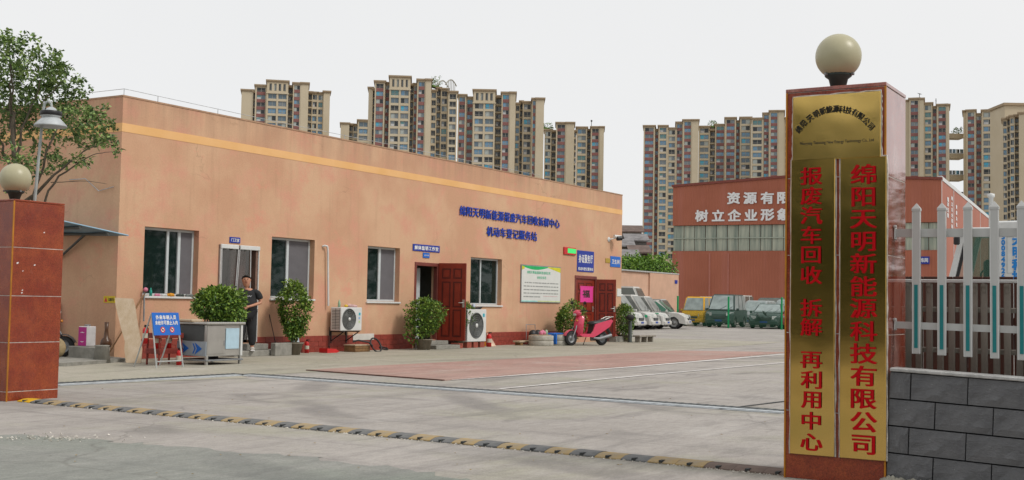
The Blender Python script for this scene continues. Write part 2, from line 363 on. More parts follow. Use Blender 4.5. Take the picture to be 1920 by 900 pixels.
# ---------------------------------------------------------------- foliage
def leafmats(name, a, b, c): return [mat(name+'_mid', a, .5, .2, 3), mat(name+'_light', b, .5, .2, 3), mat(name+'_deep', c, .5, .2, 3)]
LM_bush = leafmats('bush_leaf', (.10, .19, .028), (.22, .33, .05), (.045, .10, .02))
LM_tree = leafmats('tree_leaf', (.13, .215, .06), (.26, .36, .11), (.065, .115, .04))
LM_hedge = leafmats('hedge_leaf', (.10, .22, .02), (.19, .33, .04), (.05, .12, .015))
def leaf(mb, p, d, up, L, W, m):
    d = d.normalized(); s = d.cross(up)
    if s.length < 1e-3: s = d.orthogonal()
    s.normalize(); n = s.cross(d)
    mb.add([p, p+d*L*.5+s*W*.5+n*W*.12, p+d*L-n*L*.12, p+d*L*.5-s*W*.5+n*W*.12], [(0, 1, 2), (0, 2, 3)], m)
def rdir(r):
    while True:
        v = V((r.uniform(-1, 1), r.uniform(-1, 1), r.uniform(-1, 1)))
        if .05 < v.length < 1: return v.normalized()
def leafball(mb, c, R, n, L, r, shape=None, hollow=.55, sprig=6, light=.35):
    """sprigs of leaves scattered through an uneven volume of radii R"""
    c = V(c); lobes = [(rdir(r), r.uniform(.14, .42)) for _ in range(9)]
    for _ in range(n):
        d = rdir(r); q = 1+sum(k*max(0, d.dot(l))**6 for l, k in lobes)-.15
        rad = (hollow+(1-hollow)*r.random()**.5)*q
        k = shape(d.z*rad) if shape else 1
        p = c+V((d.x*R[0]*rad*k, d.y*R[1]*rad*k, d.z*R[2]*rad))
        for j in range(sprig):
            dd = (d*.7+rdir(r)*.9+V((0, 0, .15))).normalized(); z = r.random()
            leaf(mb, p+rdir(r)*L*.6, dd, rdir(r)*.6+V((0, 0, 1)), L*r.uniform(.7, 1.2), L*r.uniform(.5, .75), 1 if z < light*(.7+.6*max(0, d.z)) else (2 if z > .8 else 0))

def wb(mb, name, mats, parent, fixn=True):             # child built in world coordinates under an unrotated parent
    return mb.build(name, mats, parent, -parent.location, fixn)

# ================================================================= GROUND
g = MB(); g.quad((-1500, -1500, 0), (2500, -1500, 0), (2500, 2500, 0), (-1500, 2500, 0))
struct(g.build('ground', M_conc))
def sheet(name, pts, z, m, rag=0, seed=1, step=.35):
    r = random.Random(seed); P = []
    for i, p in enumerate(pts):
        a = V((p[0], p[1])); b = V(pts[(i+1) % len(pts)][:2]); n = max(1, int((b-a).length/step)) if rag else 1
        for k in range(n):
            q = a.lerp(b, k/n); P.append((q.x+r.uniform(-rag, rag), q.y+r.uniform(-rag, rag), z))
    return struct(MB().add(P, [tuple(range(len(P)))]).build(name, m))
apl = [gp(*p) for p in ((700, 689), (1269, 658), (1420, 655))]
sheet('apron', [(14.9, 14.0), (15.1, 14.35), (17.0, 14.45), (apl[1].x, apl[1].y), (46, 15.2), (46, 21), (15.5, 21), (13, 30), (6, 30), (6, 15.0), (12, 14.7)], .004, M_apron, .02, 3)
sheet('road', [gp(*p) for p in ((-60, 812), (140, 822), (330, 838), (560, 856), (800, 885), (960, 912), (900, 1100), (-300, 1100))], .004, M_road, .09, 5, .12)
# dark puddle-like wet mark on the right of the road
# red paving strip: a thin raised slab of coloured concrete
R0 = [gp(*p) for p in ((578, 695), (834, 714), (1183, 687), (1480, 661), (1269, 658), (700, 687))]
mb = MB(); mb.prism([(p.x, p.y, .0) for p in R0], (0, 0, .014)); struct(mb.build('red_paving', M_redpave))
mb = MB(); a, b = R0[0], R0[1]; d = (b-a).normalized(); nn = V((-d.y, d.x, 0))
mb.prism([a-nn*.06+V((0, 0, .001)), b-nn*.06+V((0, 0, .001)), b-nn*.005+V((0, 0, .001)), a-nn*.005+V((0, 0, .001))], (0, 0, .02)); struct(mb.build('paving_edge', mat('rusty_edge', (.12, .06, .045), .9, .3)))
def line(name, pts, wd, z, m):
    mb = MB(); r = random.Random(4)
    for i in range(len(pts)-1):
        a, b = V(pts[i]), V(pts[i+1]); L = (b-a).length; d = (b-a).normalized(); n = V((-d.y, d.x, 0)); k = 0
        while k < L:
            e = min(L, k+r.uniform(.5, 1.4)); w0 = wd*r.uniform(.35, .5); w1 = wd*r.uniform(.35, .5)
            mb.quad(a+d*k-n*w0+V((0, 0, z)), a+d*e-n*w1+V((0, 0, z)), a+d*e+n*w1+V((0, 0, z)), a+d*k+n*w0+V((0, 0, z))); k = e
    return struct(mb.build(name, m))
line('road_marking', [gp(842, 713), gp(1183, 688.5), gp(1480, 664)], .18, .0085, M_line)
line('road_marking', [gp(935, 730), gp(1200, 705), gp(1475, 680)], .11, .0085, M_line)
line('pavement_joint', [gp(1350, 768), gp(1480, 752)], .06, .009, M_dark)

# raised kerb slab beside the parked scooter
mb = MB(); mb.prism([(14.9, 18.55, 0), (16.95, 19.25, 0), (17.1, 19.8, 0), (17.1, 26, 0), (14.5, 26, 0), (14.3, 19.2, 0)], (0, 0, .07)); struct(mb.build('kerb_slab', M_concb))

# drainage trench with grate, L-shaped
tr = empty('drainage_trench', 'L-shaped trench drain with dark slots and a pale steel strip crossing the yard', 'drain', (15.15, 14.2, 0))
A, B, C0 = gp(92, 722), gp(455, 702.5), gp(1480, 773.5)
fr, gr, st = MB(), MB(), MB()
def arm(a, b, side):
    L = (b-a).length; d = (b-a).normalized(); n = V((-d.y, d.x, 0))*side
    z = V((0, 0, 1))
    fr.prism([a+z*.002, b+z*.002, b+n*.27+z*.002, a+n*.27+z*.002], (0, 0, .008))
    st.prism([a-n*.17+z*.002, b-n*.17+z*.002, b-n*.005+z*.002, a-n*.005+z*.002], (0, 0, .011))
    st.prism([a-n*.27+z*.002, b-n*.27+z*.002, b-n*.22+z*.002, a-n*.22+z*.002], (0, 0, .007))
    k = 0
    while k < L:
        p = a+d*k; gr.prism([p+z*.0095, p+d*.045+z*.0095, p+d*.045+n*.25+z*.0095, p+n*.25+z*.0095], (0, 0, .005)); k += .12
arm(A, B, 1); arm(B, C0, 1)
wb(fr, 'channel', M_dark, tr); wb(gr, 'grate', mat('dark_iron_grate', (.10, .11, .11), .7, .3), tr)['kind'] = 'stuff'; wb(st, 'steel_strip', M_steelstrip, tr)

# speed bump
sb0, sb1 = gp(52, 752), gp(1500, 890)
bump = empty('speed_bump', 'long low speed bump in worn yellow and black segments across the entrance', 'speed bump', (sb0.x, sb0.y, 0))
M_by = mat('worn_bump_yellow', (.42, .28, .09), .85, .3, 9, .4, col2=(.31, .25, .17)); M_bb = mat('worn_bump_black', (.10, .105, .11), .85, .3, 9, .4, col2=(.17, .17, .165))
M_bby = mat('bright_bump_yellow', (.62, .36, .01), .8, .1); M_bbr = mat('dusty_brown_rubber', (.15, .11, .09), .9, .2, 9, .4)
SBL = (sb1-sb0).length; nseg = int(SBL/.25); sd = (sb1-sb0).normalized(); sn = V((-sd.y, sd.x, 0))
prof = [(-.15, 0), (-.145, .010), (-.065, .030), (0, .034), (.065, .030), (.145, .010), (.15, 0)]
mbs = []
def segmesh(m):
    b = MB(); L = SBL/nseg*.99
    for i in range(len(prof)-1):
        (u0, z0), (u1, z1) = prof[i], prof[i+1]
        b.quad((0, u0, z0), (L, u0, z0), (L, u1, z1), (0, u1, z1))
    b.quad(*[(0, u, z) for u, z in prof]); b.quad(*[(L, u, z) for u, z in prof])
    b.box((L*.42, (-.152 if sn.x > 0 else .09), .006), (L*.54, (-.09 if sn.x > 0 else .152), .026), 1)
    return b.mesh('segment', [m, M_dark])
sm = [segmesh(M_by), segmesh(M_bb), segmesh(M_bby), segmesh(M_bbr)]
ang = math.atan2(sd.y, sd.x)
for i in range(nseg):
    k = 2 if i == 0 else (i % 2 if i < nseg-4 else (0 if i == nseg-4 else 3))
    o = link('segment', sm[k], bump, sd*(SBL*i/nseg)+V((0, 0, .003+rnd.uniform(-.002, .002)))); o.rotation_euler = (0, 0, ang+rnd.uniform(-.006, .006))

# litter: crumbled concrete and fallen leaves
lit = MB(); r = random.Random(8)
def chip(mb, p, s, r, m=0):
    mb.add([p+V((r.uniform(-s, s), r.uniform(-s, s), 0)), p+V((s*r.uniform(.5, 1), r.uniform(-s, s), 0)), p+V((r.uniform(-s, s), s*r.uniform(.5, 1), 0)), p+V((0, 0, s*.8))], [(0, 1, 3), (1, 2, 3), (2, 0, 3)], m)
for _ in range(520):
    t = r.random()**.8; p = sb0.lerp(sb1, t)-sn*(-.17-abs(r.gauss(0, .035)))*(-1 if (sn.x > 0) else 1)
    p.z = .004
    if r.random() < .5+.5*t: chip(lit, p, r.uniform(.004, .018), r)
for _ in range(160):
    p = gp(r.gauss(90, 60), r.gauss(823, 4)+0); p.z = .005; chip(lit, p, r.uniform(.004, .022), r)
tag(lit.build('concrete_crumbs', mat('pale_crumbs', (.62, .59, .53), .9, .1)), kind='stuff')
lf = MB()
for _ in range(60):
    p = gp(r.uniform(100, 1460), r.uniform(720, 895)); p.z = .012; leaf(lf, p, V((r.uniform(-1, 1), r.uniform(-1, 1), .1)), V((0, 0, 1)), r.uniform(.02, .05), .02, 0)
tag(lf.build('fallen_leaves', mat('dry_leaf', (.25, .17, .05), .8, .3)), kind='stuff')

# ================================================================= STATION BUILDING
YW, X0, X1, HT = 19.9, 17.15, 41.1, 5.5
bd = empty('station_building', 'long single-storey salmon orange building with yellow stripe and blue characters', 'building', (X0, YW, 0))
opn = [(17.85, 19.42, 1.34, 2.82, 'w'), (20.05, 21.30, .28, 2.53, 'd'), (21.80, 23.38, 1.34, 2.83, 'w'), (25.55, 27.0, 1.31, 2.80, 'w'),
       (27.72, 28.90, .24, 2.43, 'd'), (30.62, 32.44, 1.26, 2.715, 'w'), (37.36, 39.02, .18, 2.34, 'd')]
wl = MB(); T = .24; x = X0
for a, b, z0, z1, k in opn:
    wl.box((x, YW, -.1), (a, YW+T, HT)); wl.box((a, YW, z1), (b, YW+T, HT)); wl.box((a, YW, -.1), (b, YW+T, z0)); x = b
wl.box((x, YW, -.1), (X1, YW+T, HT))
wl.box((X0, YW+T, -.1), (X0+T, 42, HT)); wl.box((X1-T, YW+T, -.1), (X1, 42, HT)); wl.box((X0+T, 41.8, -.1), (X1-T, 42, HT))
wl.box((X0+T, YW+T, 5.0), (X1-T, 41.8, 5.15))
wb(wl, 'wall', M_wall, bd, False)
iw = MB(); iw.box((X0+T, YW+T, 0), (X1-T, 25, .2)); iw.box((X0+T, 25, 0), (X1-T, 25.1, 3.2)); iw.box((X0+T, YW+T, 3.2), (X1-T, 25.1, 3.3))
for xx in (19.7, 24.4, 29.6, 33.5): iw.box((xx, YW+T, .2), (xx+.12, 25, 3.2))
wb(iw, 'interior_partition', M_int, bd, False)
sp = MB(); sp.box((X0-.006, YW-.006, 4.765), (X1+.006, YW-.0005, 4.945)); sp.box((X0-.006, YW-.0005, 4.765), (X0-.0005, 42, 4.945)); wb(sp, 'painted_stripe', M_stripe, bd, False)
cp = MB(); cp.box((X0-.012, YW-.012, HT), (X1+.012, YW+T+.02, HT+.035)); cp.box((X0-.012, YW+T+.02, HT), (X0+T, 42, HT+.035)); wb(cp, 'coping', mat('coping_render', (.40, .25, .16), .9, .2, 4), bd, False)
rr = MB(); py = YW+.12; pz = HT+.03
pts = [(X0+.12, 30, pz+.16), (X0+.12, 20.02, pz+.16), (X0+.3, py, pz+.16), (22, py, pz+.12), (27, py, pz+.13), (35, py, pz+.12)]
rr.tube(pts, .006, 5)
for q in [(X0+.12, 20.02), (X0+.12, 24), (18.2, py), (20.0, py), (22, py), (24.6, py), (27, py), (30, py), (33, py)]: rr.tube([(q[0], q[1], pz), (q[0], q[1], pz+.15)], .008, 5)
wb(rr, 'lightning_conductor', M_steelstrip, bd)
# patch of unpainted interior gloom + plinth tiles, each its own part
tl = MB(); tl.bbox((.003, 0, .002), (.297, .024, .137), .003); tm = tl.mesh('plinth_tile', M_tile)
x = X0+.3; doors = [(20.05, 21.3), (27.72, 28.9), (37.36, 39.02)]; n = 0
while x < X1-.3:
    if not any(a-.3 < x < b for a, b in doors):
        for row in range(3):
            o = link('plinth_tile', tm, bd, V((x+(.15 if row % 2 else 0), YW-.024+rnd.uniform(-.003, .001), row*.14))-bd.location); n += 1
    x += .3
M_grime = mat('sill_grime', (.05, .05, .05), .9)
def window(a, b, z0, z1, bars, screens, sill=True):
    y = YW+.15; f = MB(); fw = .055
    f.bbox((a, y, z1-fw), (b, y+.07, z1), .006); f.bbox((a, y, z0), (b, y+.07, z0+fw), .006)
    f.bbox((a, y+.002, z0+fw), (a+fw, y+.068, z1-fw), .006); f.bbox((b-fw, y+.002, z0+fw), (b, y+.068, z1-fw), .006)
    for u, wd in bars: f.bbox((a+(b-a)*u-wd/2, y-.004, z0+fw), (a+(b-a)*u+wd/2, y+.05, z1-fw), .006)
    fo = wb(f, 'window_frame', M_alu, bd)
    edges = [a+fw]+[a+(b-a)*u for u, _ in bars]+[b-fw]
    for i in range(len(edges)-1):
        p = MB(); yy = y+.03+.006*(i % 2); p.box((edges[i], yy, z0+fw), (edges[i+1], yy+.006, z1-fw))
        if i in screens:
            p = MB(); p.box((edges[i], y+.012, z0+fw), (edges[i+1], y+.016, z1-fw)); q = p.build('insect_screen', M_screen, fo)
        else: q = p.build('pane', G_win, fo)
    s = MB(); s.bbox((a-.03, YW-.05, z0-.05), (b+.03, YW+.149, z0-.003), .008); wb(s, 'window_sill', M_white, bd)
window(*opn[0][:4], [(.51, .07), (.72, .08)], (2,)); window(*opn[2][:4], [(.47, .09)], (1,)); window(*opn[3][:4], [(.50, .10)], (1,))
window(*opn[5][:4], [(.44, .06)], ())
# wooden bed-frame like thing seen inside the first window, curtains inside the others
mb = MB(); mb.tube([(17.6, 20.7, 2.1), (18.2, 20.75, 2.15), (18.9, 20.75, 2.05)], .05, 6); mb.tube([(17.9, 20.7, 1.2), (18.0, 20.7, 2.1)], .05, 6); mb.tube([(18.8, 20.7, .2), (18.8, 20.7, 2.1)], .05, 6); mb.tube([(17.9, 20.7, .2), (17.9, 20.7, 1.3)], .05, 6); mb.box((17.8, 20.6, 1.1), (18.9, 20.8, 1.3))
tag(mb.build('wooden_chair', mat('yellow_varnish', (.40, .22, .05), .5)), 'yellow wooden chair back seen through the leftmost window', 'chair')

# doors ---------------------------------------------------------------
def door_leaf(parent, w, h, name='door', T=Matrix(), handle_side=1, poster=False):
    """six-panel red leaf in local x(width) z(height), face towards -y"""
    b = MB(); b.bbox((0, 0, 0), (w, .05, h), .005, T=T); o = wb(b, name, M_doorred, parent)
    rows = [(.05, .40), (.43, .76), (.80, .93)]
    for z0, z1 in rows:
        for x0, x1 in ((.14, .45), (.55, .86)):
            c = MB(); x0w, x1w, z0h, z1h = x0*w, x1*w, z0*h, z1*h; t = .03
            for q in ((x0w, x1w, z0h, z0h+t), (x0w, x1w, z1h-t, z1h), (x0w, x0w+t, z0h+t, z1h-t), (x1w-t, x1w, z0h+t, z1h-t)):
                c.box((q[0], -.006, q[2]), (q[1], .001, q[3]), 0, T); c.box((q[0], .049, q[2]), (q[1], .056, q[3]), 0, T)
            c.box((x0w+t*1.8, -.014, z0h+t*1.8), (x1w-t*1.8, -.001, z1h-t*1.8), 1, T)
            c.build('door_panel', [M_doordark, M_doorred], o)
    hx = w*(.93 if handle_side > 0 else .07); c = MB()
    for yy, s in ((-.02, -1), (.07, 1)):
        c.bbox((hx-.03, min(yy, .025), h*.43), (hx+.03, max(yy, .025), h*.53), .004, T=T)
        c.tube([T @ V((hx, yy, h*.49)), T @ V((hx, yy+s*.04, h*.49)), T @ V((hx-.13*handle_side, yy+s*.04, h*.49))], .012, 6)
    c.build('door_handle', M_steel, o)
    return o
def frame(a, b, z0, z1, m, t=.07):
    f = MB(); f.bbox((a-.01, YW-.02, z1-t), (b+.01, YW+.12, z1+.02), .006); f.bbox((a-.01, YW-.018, z0), (a+t, YW+.118, z1-t), .006); f.bbox((b-t, YW-.018, z0), (b+.01, YW+.118, z1-t), .006)
    return wb(f, 'door_frame', m, bd)
# doorway with clear strip curtain
frame(20.05, 21.30, .28, 2.53, mat('brown_frame', (.20, .12, .09), .6, .2), .05)
fb = MB(); fb.bbox((20.06, YW-.07, 2.46), (20.63, YW-.02, 2.56), .01); fb.bbox((20.68, YW-.07, 2.46), (21.34, YW-.02, 2.56), .01); wb(fb, 'curtain_rail', M_white, bd)
fb = MB(); fb.box((21.31, YW-.05, .3), (21.335, YW-.02, 2.46)); fb.box((20.06, YW-.05, .3), (20.085, YW-.02, 2.46)); wb(fb, 'curtain_edge', M_white, bd)
def curtain(xa, xb, xa2, xb2, y, name):
    m = MB(); nx, nz = 14, 12; vs = []
    for j in range(nz+1):
        t = j/nz
        for i in range(nx+1):
            s = i/nx; xx = (xa+(xb-xa)*s)*(1-t)+(xa2+(xb2-xa2)*s)*t; vs.append((xx, y+.018*math.sin(s*14+t*2)*(1+t), 2.46-t*2.1))
    m.add(vs, [(j*(nx+1)+i, j*(nx+1)+i+1, (j+1)*(nx+1)+i+1, (j+1)*(nx+1)+i) for j in range(nz) for i in range(nx)], 0, True)
    wb(m, name, G_clear, bd, False)
    m = MB(); m.tube([(xb, y-.01, 2.46), ((xb+xb2)/2+.02, y-.02, 1.4), (xb2, y-.01, .36)], .014, 5); m.tube([(xa, y-.01, 2.46), ((xa+xa2)/2, y-.02, 1.4), (xa2, y-.01, .36)], .012, 5); wb(m, 'curtain_hem', mat('pale_vinyl', (.5, .5, .5), .4), bd)
curtain(20.09, 20.62, 20.09, 20.42, YW-.045, 'curtain_panel'); curtain(20.66, 21.02, 20.50, 21.0, YW-.05, 'curtain_panel')
ib = MB(); ib.box((20.75, YW+.3, .25), (21.25, YW+.36, 2.45)); wb(ib, 'inner_door', mat('maroon_inner_door', (.10, .035, .03), .5), bd)
# second doorway, leaf swung out towards the viewer
frame(27.72, 28.90, .24, 2.43, M_frame, .08)
Tm = Matrix.Translation((28.86, YW-.03, .22)) @ Matrix.Rotation(math.radians(-78), 4, 'Z')
door_leaf(bd, .86, 2.24, T=Tm, handle_side=1)
ib = MB(); ib.box((27.80, YW+.5, .24), (28.02, YW+.55, 2.3)); ib.box((28.35, YW+.45, .24), (28.62, YW+.5, 2.3)); wb(ib, 'inner_door_frame', M_alu, bd)
ib = MB(); ib.box((27.7, YW+.9, .2), (29.2, YW+.95, 3)); wb(ib, 'inner_wall', mat('grey_green_paint', (.22, .25, .22), .8), bd)
# third doorway: closed leaf with poster, second leaf swung out
frame(37.36, 39.02, .18, 2.34, M_frame, .09)
door_leaf(bd, 1.46, 2.06, T=Matrix.Translation((37.46, YW+.03, .19)), handle_side=1)
Tm = Matrix.Translation((39.0, YW-.03, .20)) @ Matrix.Rotation(math.radians(-66), 4, 'Z')
door_leaf(bd, .70, 2.06, T=Tm, handle_side=1)

# steps
def step(name, a, b, label):
    s = MB(); s.bbox(a, b, .012); return tag(s.build(name, M_concb), label, 'step')
s = empty('door_steps', 'two grey concrete steps under the curtained doorway', 'steps', (20.7, 19.4, 0))
q = MB(); q.bbox((20.0, 19.28, 0), (21.75, 19.85, .13), .01); wb(q, 'step', M_concb, s); q = MB(); q.bbox((20.0, 19.55, .13), (21.4, 19.87, .27), .01); wb(q, 'step', M_concb, s)
s = empty('door_steps', 'two pale concrete steps below the open red door', 'steps', (28.3, 19.4, 0))
q = MB(); q.bbox((27.75, 19.12, 0), (28.95, 19.86, .11), .01); wb(q, 'step', M_concb, s); q = MB(); q.bbox((27.75, 19.5, .11), (28.9, 19.87, .22), .01); wb(q, 'step', M_concb, s)

# blue raised characters, each its own part
sg = empty('wall_lettering', 'two rows of blue raised Chinese characters on the long salmon wall', 'sign', (33, YW, 4.2))
def row(text, a, b, zt0, zb0, slope=0):
    n = len(text); p = (b-a)/n
    for i, ch in enumerate(text):
        m = MB(); put_text(m, ch, (a+p*(i+.5), YW-.02, (zt0+zb0)/2+slope*i), (1, 0, 0), (0, 0, 1), p*.98, (zt0-zb0)*1.0, .04, .02, .012, nb=3)
        wb(m, 'character', M_bluelet, sg, False)
row('绵阳天明新能源报废汽车回收拆解中心', 29.9, 36.15, 4.24, 3.92)
row('机动车登记服务站', 31.45, 34.6, 3.72, 3.40)

# wall signs
def plate(name, label, cat, px0, py0, px1, py1, m, rows, tm=M_wtxt, t=.02, bold=.05, part='lettering'):
    """flat sign on the front wall; rows = [(text, centre v 0..1, height fraction, width fraction)]"""
    a, b = ypl(px0, py0, YW), ypl(px1, py1, YW); w_, h_ = b.x-a.x, a.z-b.z
    e = empty(name, label, cat, (a.x, YW, b.z)); p = MB(); p.bbox((0, -t, 0), (w_, -.001, h_), .004); p.build('panel', m, e)
    x = MB()
    for tx, v, hf, wf in rows:
        n = len(tx); cw = w_*wf/n
        for i, ch in enumerate(tx):
            if ch != ' ': put_text(x, ch, (w_*(1-wf)/2+cw*(i+.5), -t-.002, h_*(1-v)), (1, 0, 0), (0, 0, 1), cw*.92, h_*hf, bold, bold*.5)
    if rows: x.build(part, tm, e, fixn=False)
    return e, w_, h_
plate('room_sign', 'small blue sign over the clear curtain doorway', 'sign', 430, 444, 449.5, 456.5, M_blue, [('门卫室', .5, .62, .8)])
plate('room_sign', 'wide blue nameplate above the first open red door', 'sign', 773.5, 457, 823.5, 474, M_blue, [('解体监销工作室', .5, .62, .9)], bold=.08)
plate('door_number_plate', 'tiny bright blue plate under the wide nameplate', 'plate', 792.5, 473.5, 804.5, 484, M_blueL, [('办公室', .5, .3, .7)])
plate('service_hall_sign', 'tall blue sign with large white characters above the double red door', 'sign', 1082, 469, 1112.5, 511, M_blue, [('办证服务厅', .38, .42, .86), ('机动车登记服务站', .86, .16, .9)], bold=.06)
plate('restroom_sign', 'bright blue square sign near the far end of the wall', 'sign', 1144, 480, 1162.5, 501.5, M_blueL, [('卫生间', .5, .45, .8)], bold=.06)
e, w_, h_ = plate('yellow_arrow_sign', 'small dull yellow plate beside the bright blue square sign', 'sign', 1135, 484, 1143.5, 493, mat('dull_gold', (.40, .27, .03), .5), [])
a = ypl(1157, 541, YW); e, w_, h_ = plate('paper_notice', 'white paper notice taped right of the far red door', 'notice', 1156.5, 541, 1164, 556, M_paper, [])
# led box
a, b = ypl(1058, 463, YW), ypl(1080, 479, YW)
e = empty('led_sign', 'red box with a green glowing face left of the tall blue sign', 'sign', (a.x-.08, YW, b.z)); q = MB(); q.bbox((0, -.05, 0), (b.x-a.x, -.001, a.z-b.z), .01); q.build('case', M_red, e)
m_led = bpy.data.materials.new('green_led_face'); m_led.use_nodes = True; bs = m_led.node_tree.nodes['Principled BSDF']; bs.inputs['Base Color'].default_value = (.05, .5, .12, 1); bs.inputs['Emission Color'].default_value = (.04, .9, .2, 1); bs.inputs['Emission Strength'].default_value = .45
q = MB(); w_, h_ = b.x-a.x, a.z-b.z; q.box((w_*.28, -.056, h_*.22), (w_*.97, -.0505, h_*.86)); q.build('lit_face', m_led, e)
# notice board
a, b = ypl(976, 495.5, YW), ypl(1049, 568, YW); w_, h_ = b.x-a.x, ypl(976, 495.5, YW).z-ypl(976, 567, YW).z
e = empty('notice_board', 'white framed notice board with green and yellow swoosh and lines of text', 'notice board', (a.x, YW, ypl(976, 567, YW).z))
q = MB(); q.bbox((0, -.035, 0), (w_, -.001, h_), .006); q.build('frame', M_grey, e); q = MB(); q.box((.03, -.039, .03), (w_-.03, -.0355, h_-.03)); q.build('panel', M_paper, e)
def curve_band(mb, f0, f1, x0, x1, y, n=16):
    for i in range(n):
        u, v = i/n, (i+1)/n; xa, xb = x0+(x1-x0)*u, x0+(x1-x0)*v; mb.quad((xa, y, f0(xa)), (xb, y, f0(xb)), (xb, y, f1(xb)), (xa, y, f1(xa)))
iw_, ih = w_-.06, h_-.06
q = MB(); curve_band(q, lambda x: h_-.03-.02-.10*math.sin(math.pi*min(1, (x-.03)/(iw_*.68))), lambda x: h_-.032, .032, .03+iw_*.68, -.0405); q.build('green_swoosh', mat('print_green', (.01, .42, .12), .6), e, fixn=False)
q = MB(); curve_band(q, lambda x: h_-.03-.16*(x-.03-iw_*.62)/(iw_*.38)-.01, lambda x: h_-.032, .03+iw_*.66, .03+iw_*.998, -.0415); q.quad((.032, -.0415, h_-.17), (.2, -.0415, h_-.13), (.2, -.0415, h_-.07), (.032, -.0415, h_-.04)); q.build('yellow_swoosh', mat('print_yellow', (.62, .58, .02), .6), e, fixn=False)
q = MB(); q.box((.032, -.0405, .032), (.03+iw_*.4, -.0395, .07)); q.build('cyan_band', mat('print_cyan', (.35, .68, .62), .6), e); q = MB(); q.box((.03+iw_*.41, -.0405, .032), (.028+iw_, -.0395, .07)); q.build('lime_band', mat('print_lime', (.60, .68, .35), .6), e)
q = MB()
for i, ch in enumerate('绵阳天明新能源科技有限公司'): put_text(q, ch, (.42+i*(iw_*.60/13), -.042, h_-.24), (1, 0, 0), (0, 0, 1), .095, .10, .05, .04)
for i, ch in enumerate('业务公示栏'): put_text(q, ch, (w_/2-.25+i*.125, -.042, h_-.40), (1, 0, 0), (0, 0, 1), .1, .10, .05, .04)
q.build('heading', mat('print_heading_green', (.12, .55, .33), .6), e, fixn=False)
q = MB(); r = random.Random(3)
for i in range(5):
    z = h_-.60-i*.115; x = .22 if i == 0 else .16
    while x < (w_*.42 if i == 4 else w_-.22):
        l = r.uniform(.05, .22); q.box((x, -.0412, z), (min(x+l, w_-.18), -.0398, z+.035)); x += l+r.uniform(.012, .05)
q.build('body_text', mat('print_grey', (.28, .29, .28), .7), e)
q = MB(); x = w_*.55
while x < w_-.25: l = r.uniform(.04, .1); q.box((x, -.0412, .21), (x+l, -.0398, .235)); x += l+.02
q.build('signature_text', mat('print_pale_red', (.62, .42, .42), .7), e)
# pink poster hanging on closed leaf
a = ypl(1088, 536, YW+.02); b = ypl(1111, 567, YW+.02)
e = empty('pink_poster', 'bright pink paper with black writing taped on the closed red door', 'poster', (a.x, YW+.02, b.z)); w_, h_ = b.x-a.x, a.z-b.z
q = MB(); q.box((0, -.01, 0), (w_, -.006, h_*.9)); q.quad((0, -.008, h_*.9), (w_, -.008, h_*.9), (w_*1.06, -.012, h_), (-.03, -.012, h_)); q.build('paper', mat('hot_pink_paper', (.72, .05, .30), .6, .05), e)
q = MB(); put_text(q, '福', (w_*.45, -.012, h_*.52), (1, 0, 0), (0, 0, 1), w_*.6, h_*.5, .05, .05); q.build('writing', M_blk, e, fixn=False)
# security camera
a = ypl(1141, 449, YW); e = empty('security_camera', 'small white bullet camera near the top right of the wall', 'camera', (a.x, YW, a.z)); q = MB(); q.lathe([(.0, -.02), (.09, -.02), (.09, .03), (.0, .03)], axis=(0, -1, 0)); q.tube([(0, -.03, 0), (.12, -.14, .04), (.22, -.2, .06)], .02, 6); q.build('bracket', M_white, e)
q = MB(); q.tube([(.14, -.16, .12), (.44, -.3, .1)], .07, 10); q.build('housing', M_white, e); q = MB(); q.tube([(.20, -.26, .04), (.36, -.36, .06)], .085, 10); q.build('lens_hood', M_black, e)
# drain pipe and white patch on the plinth
a = ypl(609, 461, YW)
pp = MB(); pb = ypl(611, 571, YW); pp.tube([(a.x-.10, YW-.01, a.z-.02), (a.x-.08, YW-.07, a.z), (a.x+.0, YW-.08, a.z-.01), (a.x+.03, YW-.08, a.z-.12), (pb.x, YW-.08, pb.z-.03)], .026, 8)
tag(pp.build('hooked_pipe', M_white), 'thin white hooked pipe running down the wall to the left cooling unit', 'pipe')
a, b = ypl(660, 626, YW), ypl(699, 637, YW); q = MB(); q.bbox((a.x, YW-.04, b.z), (b.x, YW-.026, a.z), .004); tag(q.build('wall_plate', mat('off_white_plate', (.58, .56, .52), .7, .08)), 'blank off white plate stuck on the red plinth tiles', 'plate')
# yellow warning sign on the side wall
a, b = xpl(195, 555, X0), xpl(216, 568, X0)
e = empty('warning_sign', 'small yellow warning sign low on the shaded side wall', 'sign', (X0, a.y, b.z)); L_, h_ = a.y-b.y, a.z-b.z
q = MB(); q.bbox((-.012, -L_, 0), (-.001, 0, h_), .002); q.build('panel', mat('warning_yellow', (.62, .45, .01), .5), e); q = MB()
q.prism([(-.014, -L_*.08, h_*.15), (-.014, -L_*.36, h_*.15), (-.014, -L_*.22, h_*.85)], (-.003, 0, 0)); q.build('triangle', M_red, e)
q = MB()
for i, ch in enumerate('注意安全'): put_text(q, ch, (-.0145, -L_*(.5+.13*i), h_*.5), (0, -1, 0), (0, 0, 1), L_*.12, h_*.5, .08, .05)
q.build('lettering', M_blk, e, fixn=False)

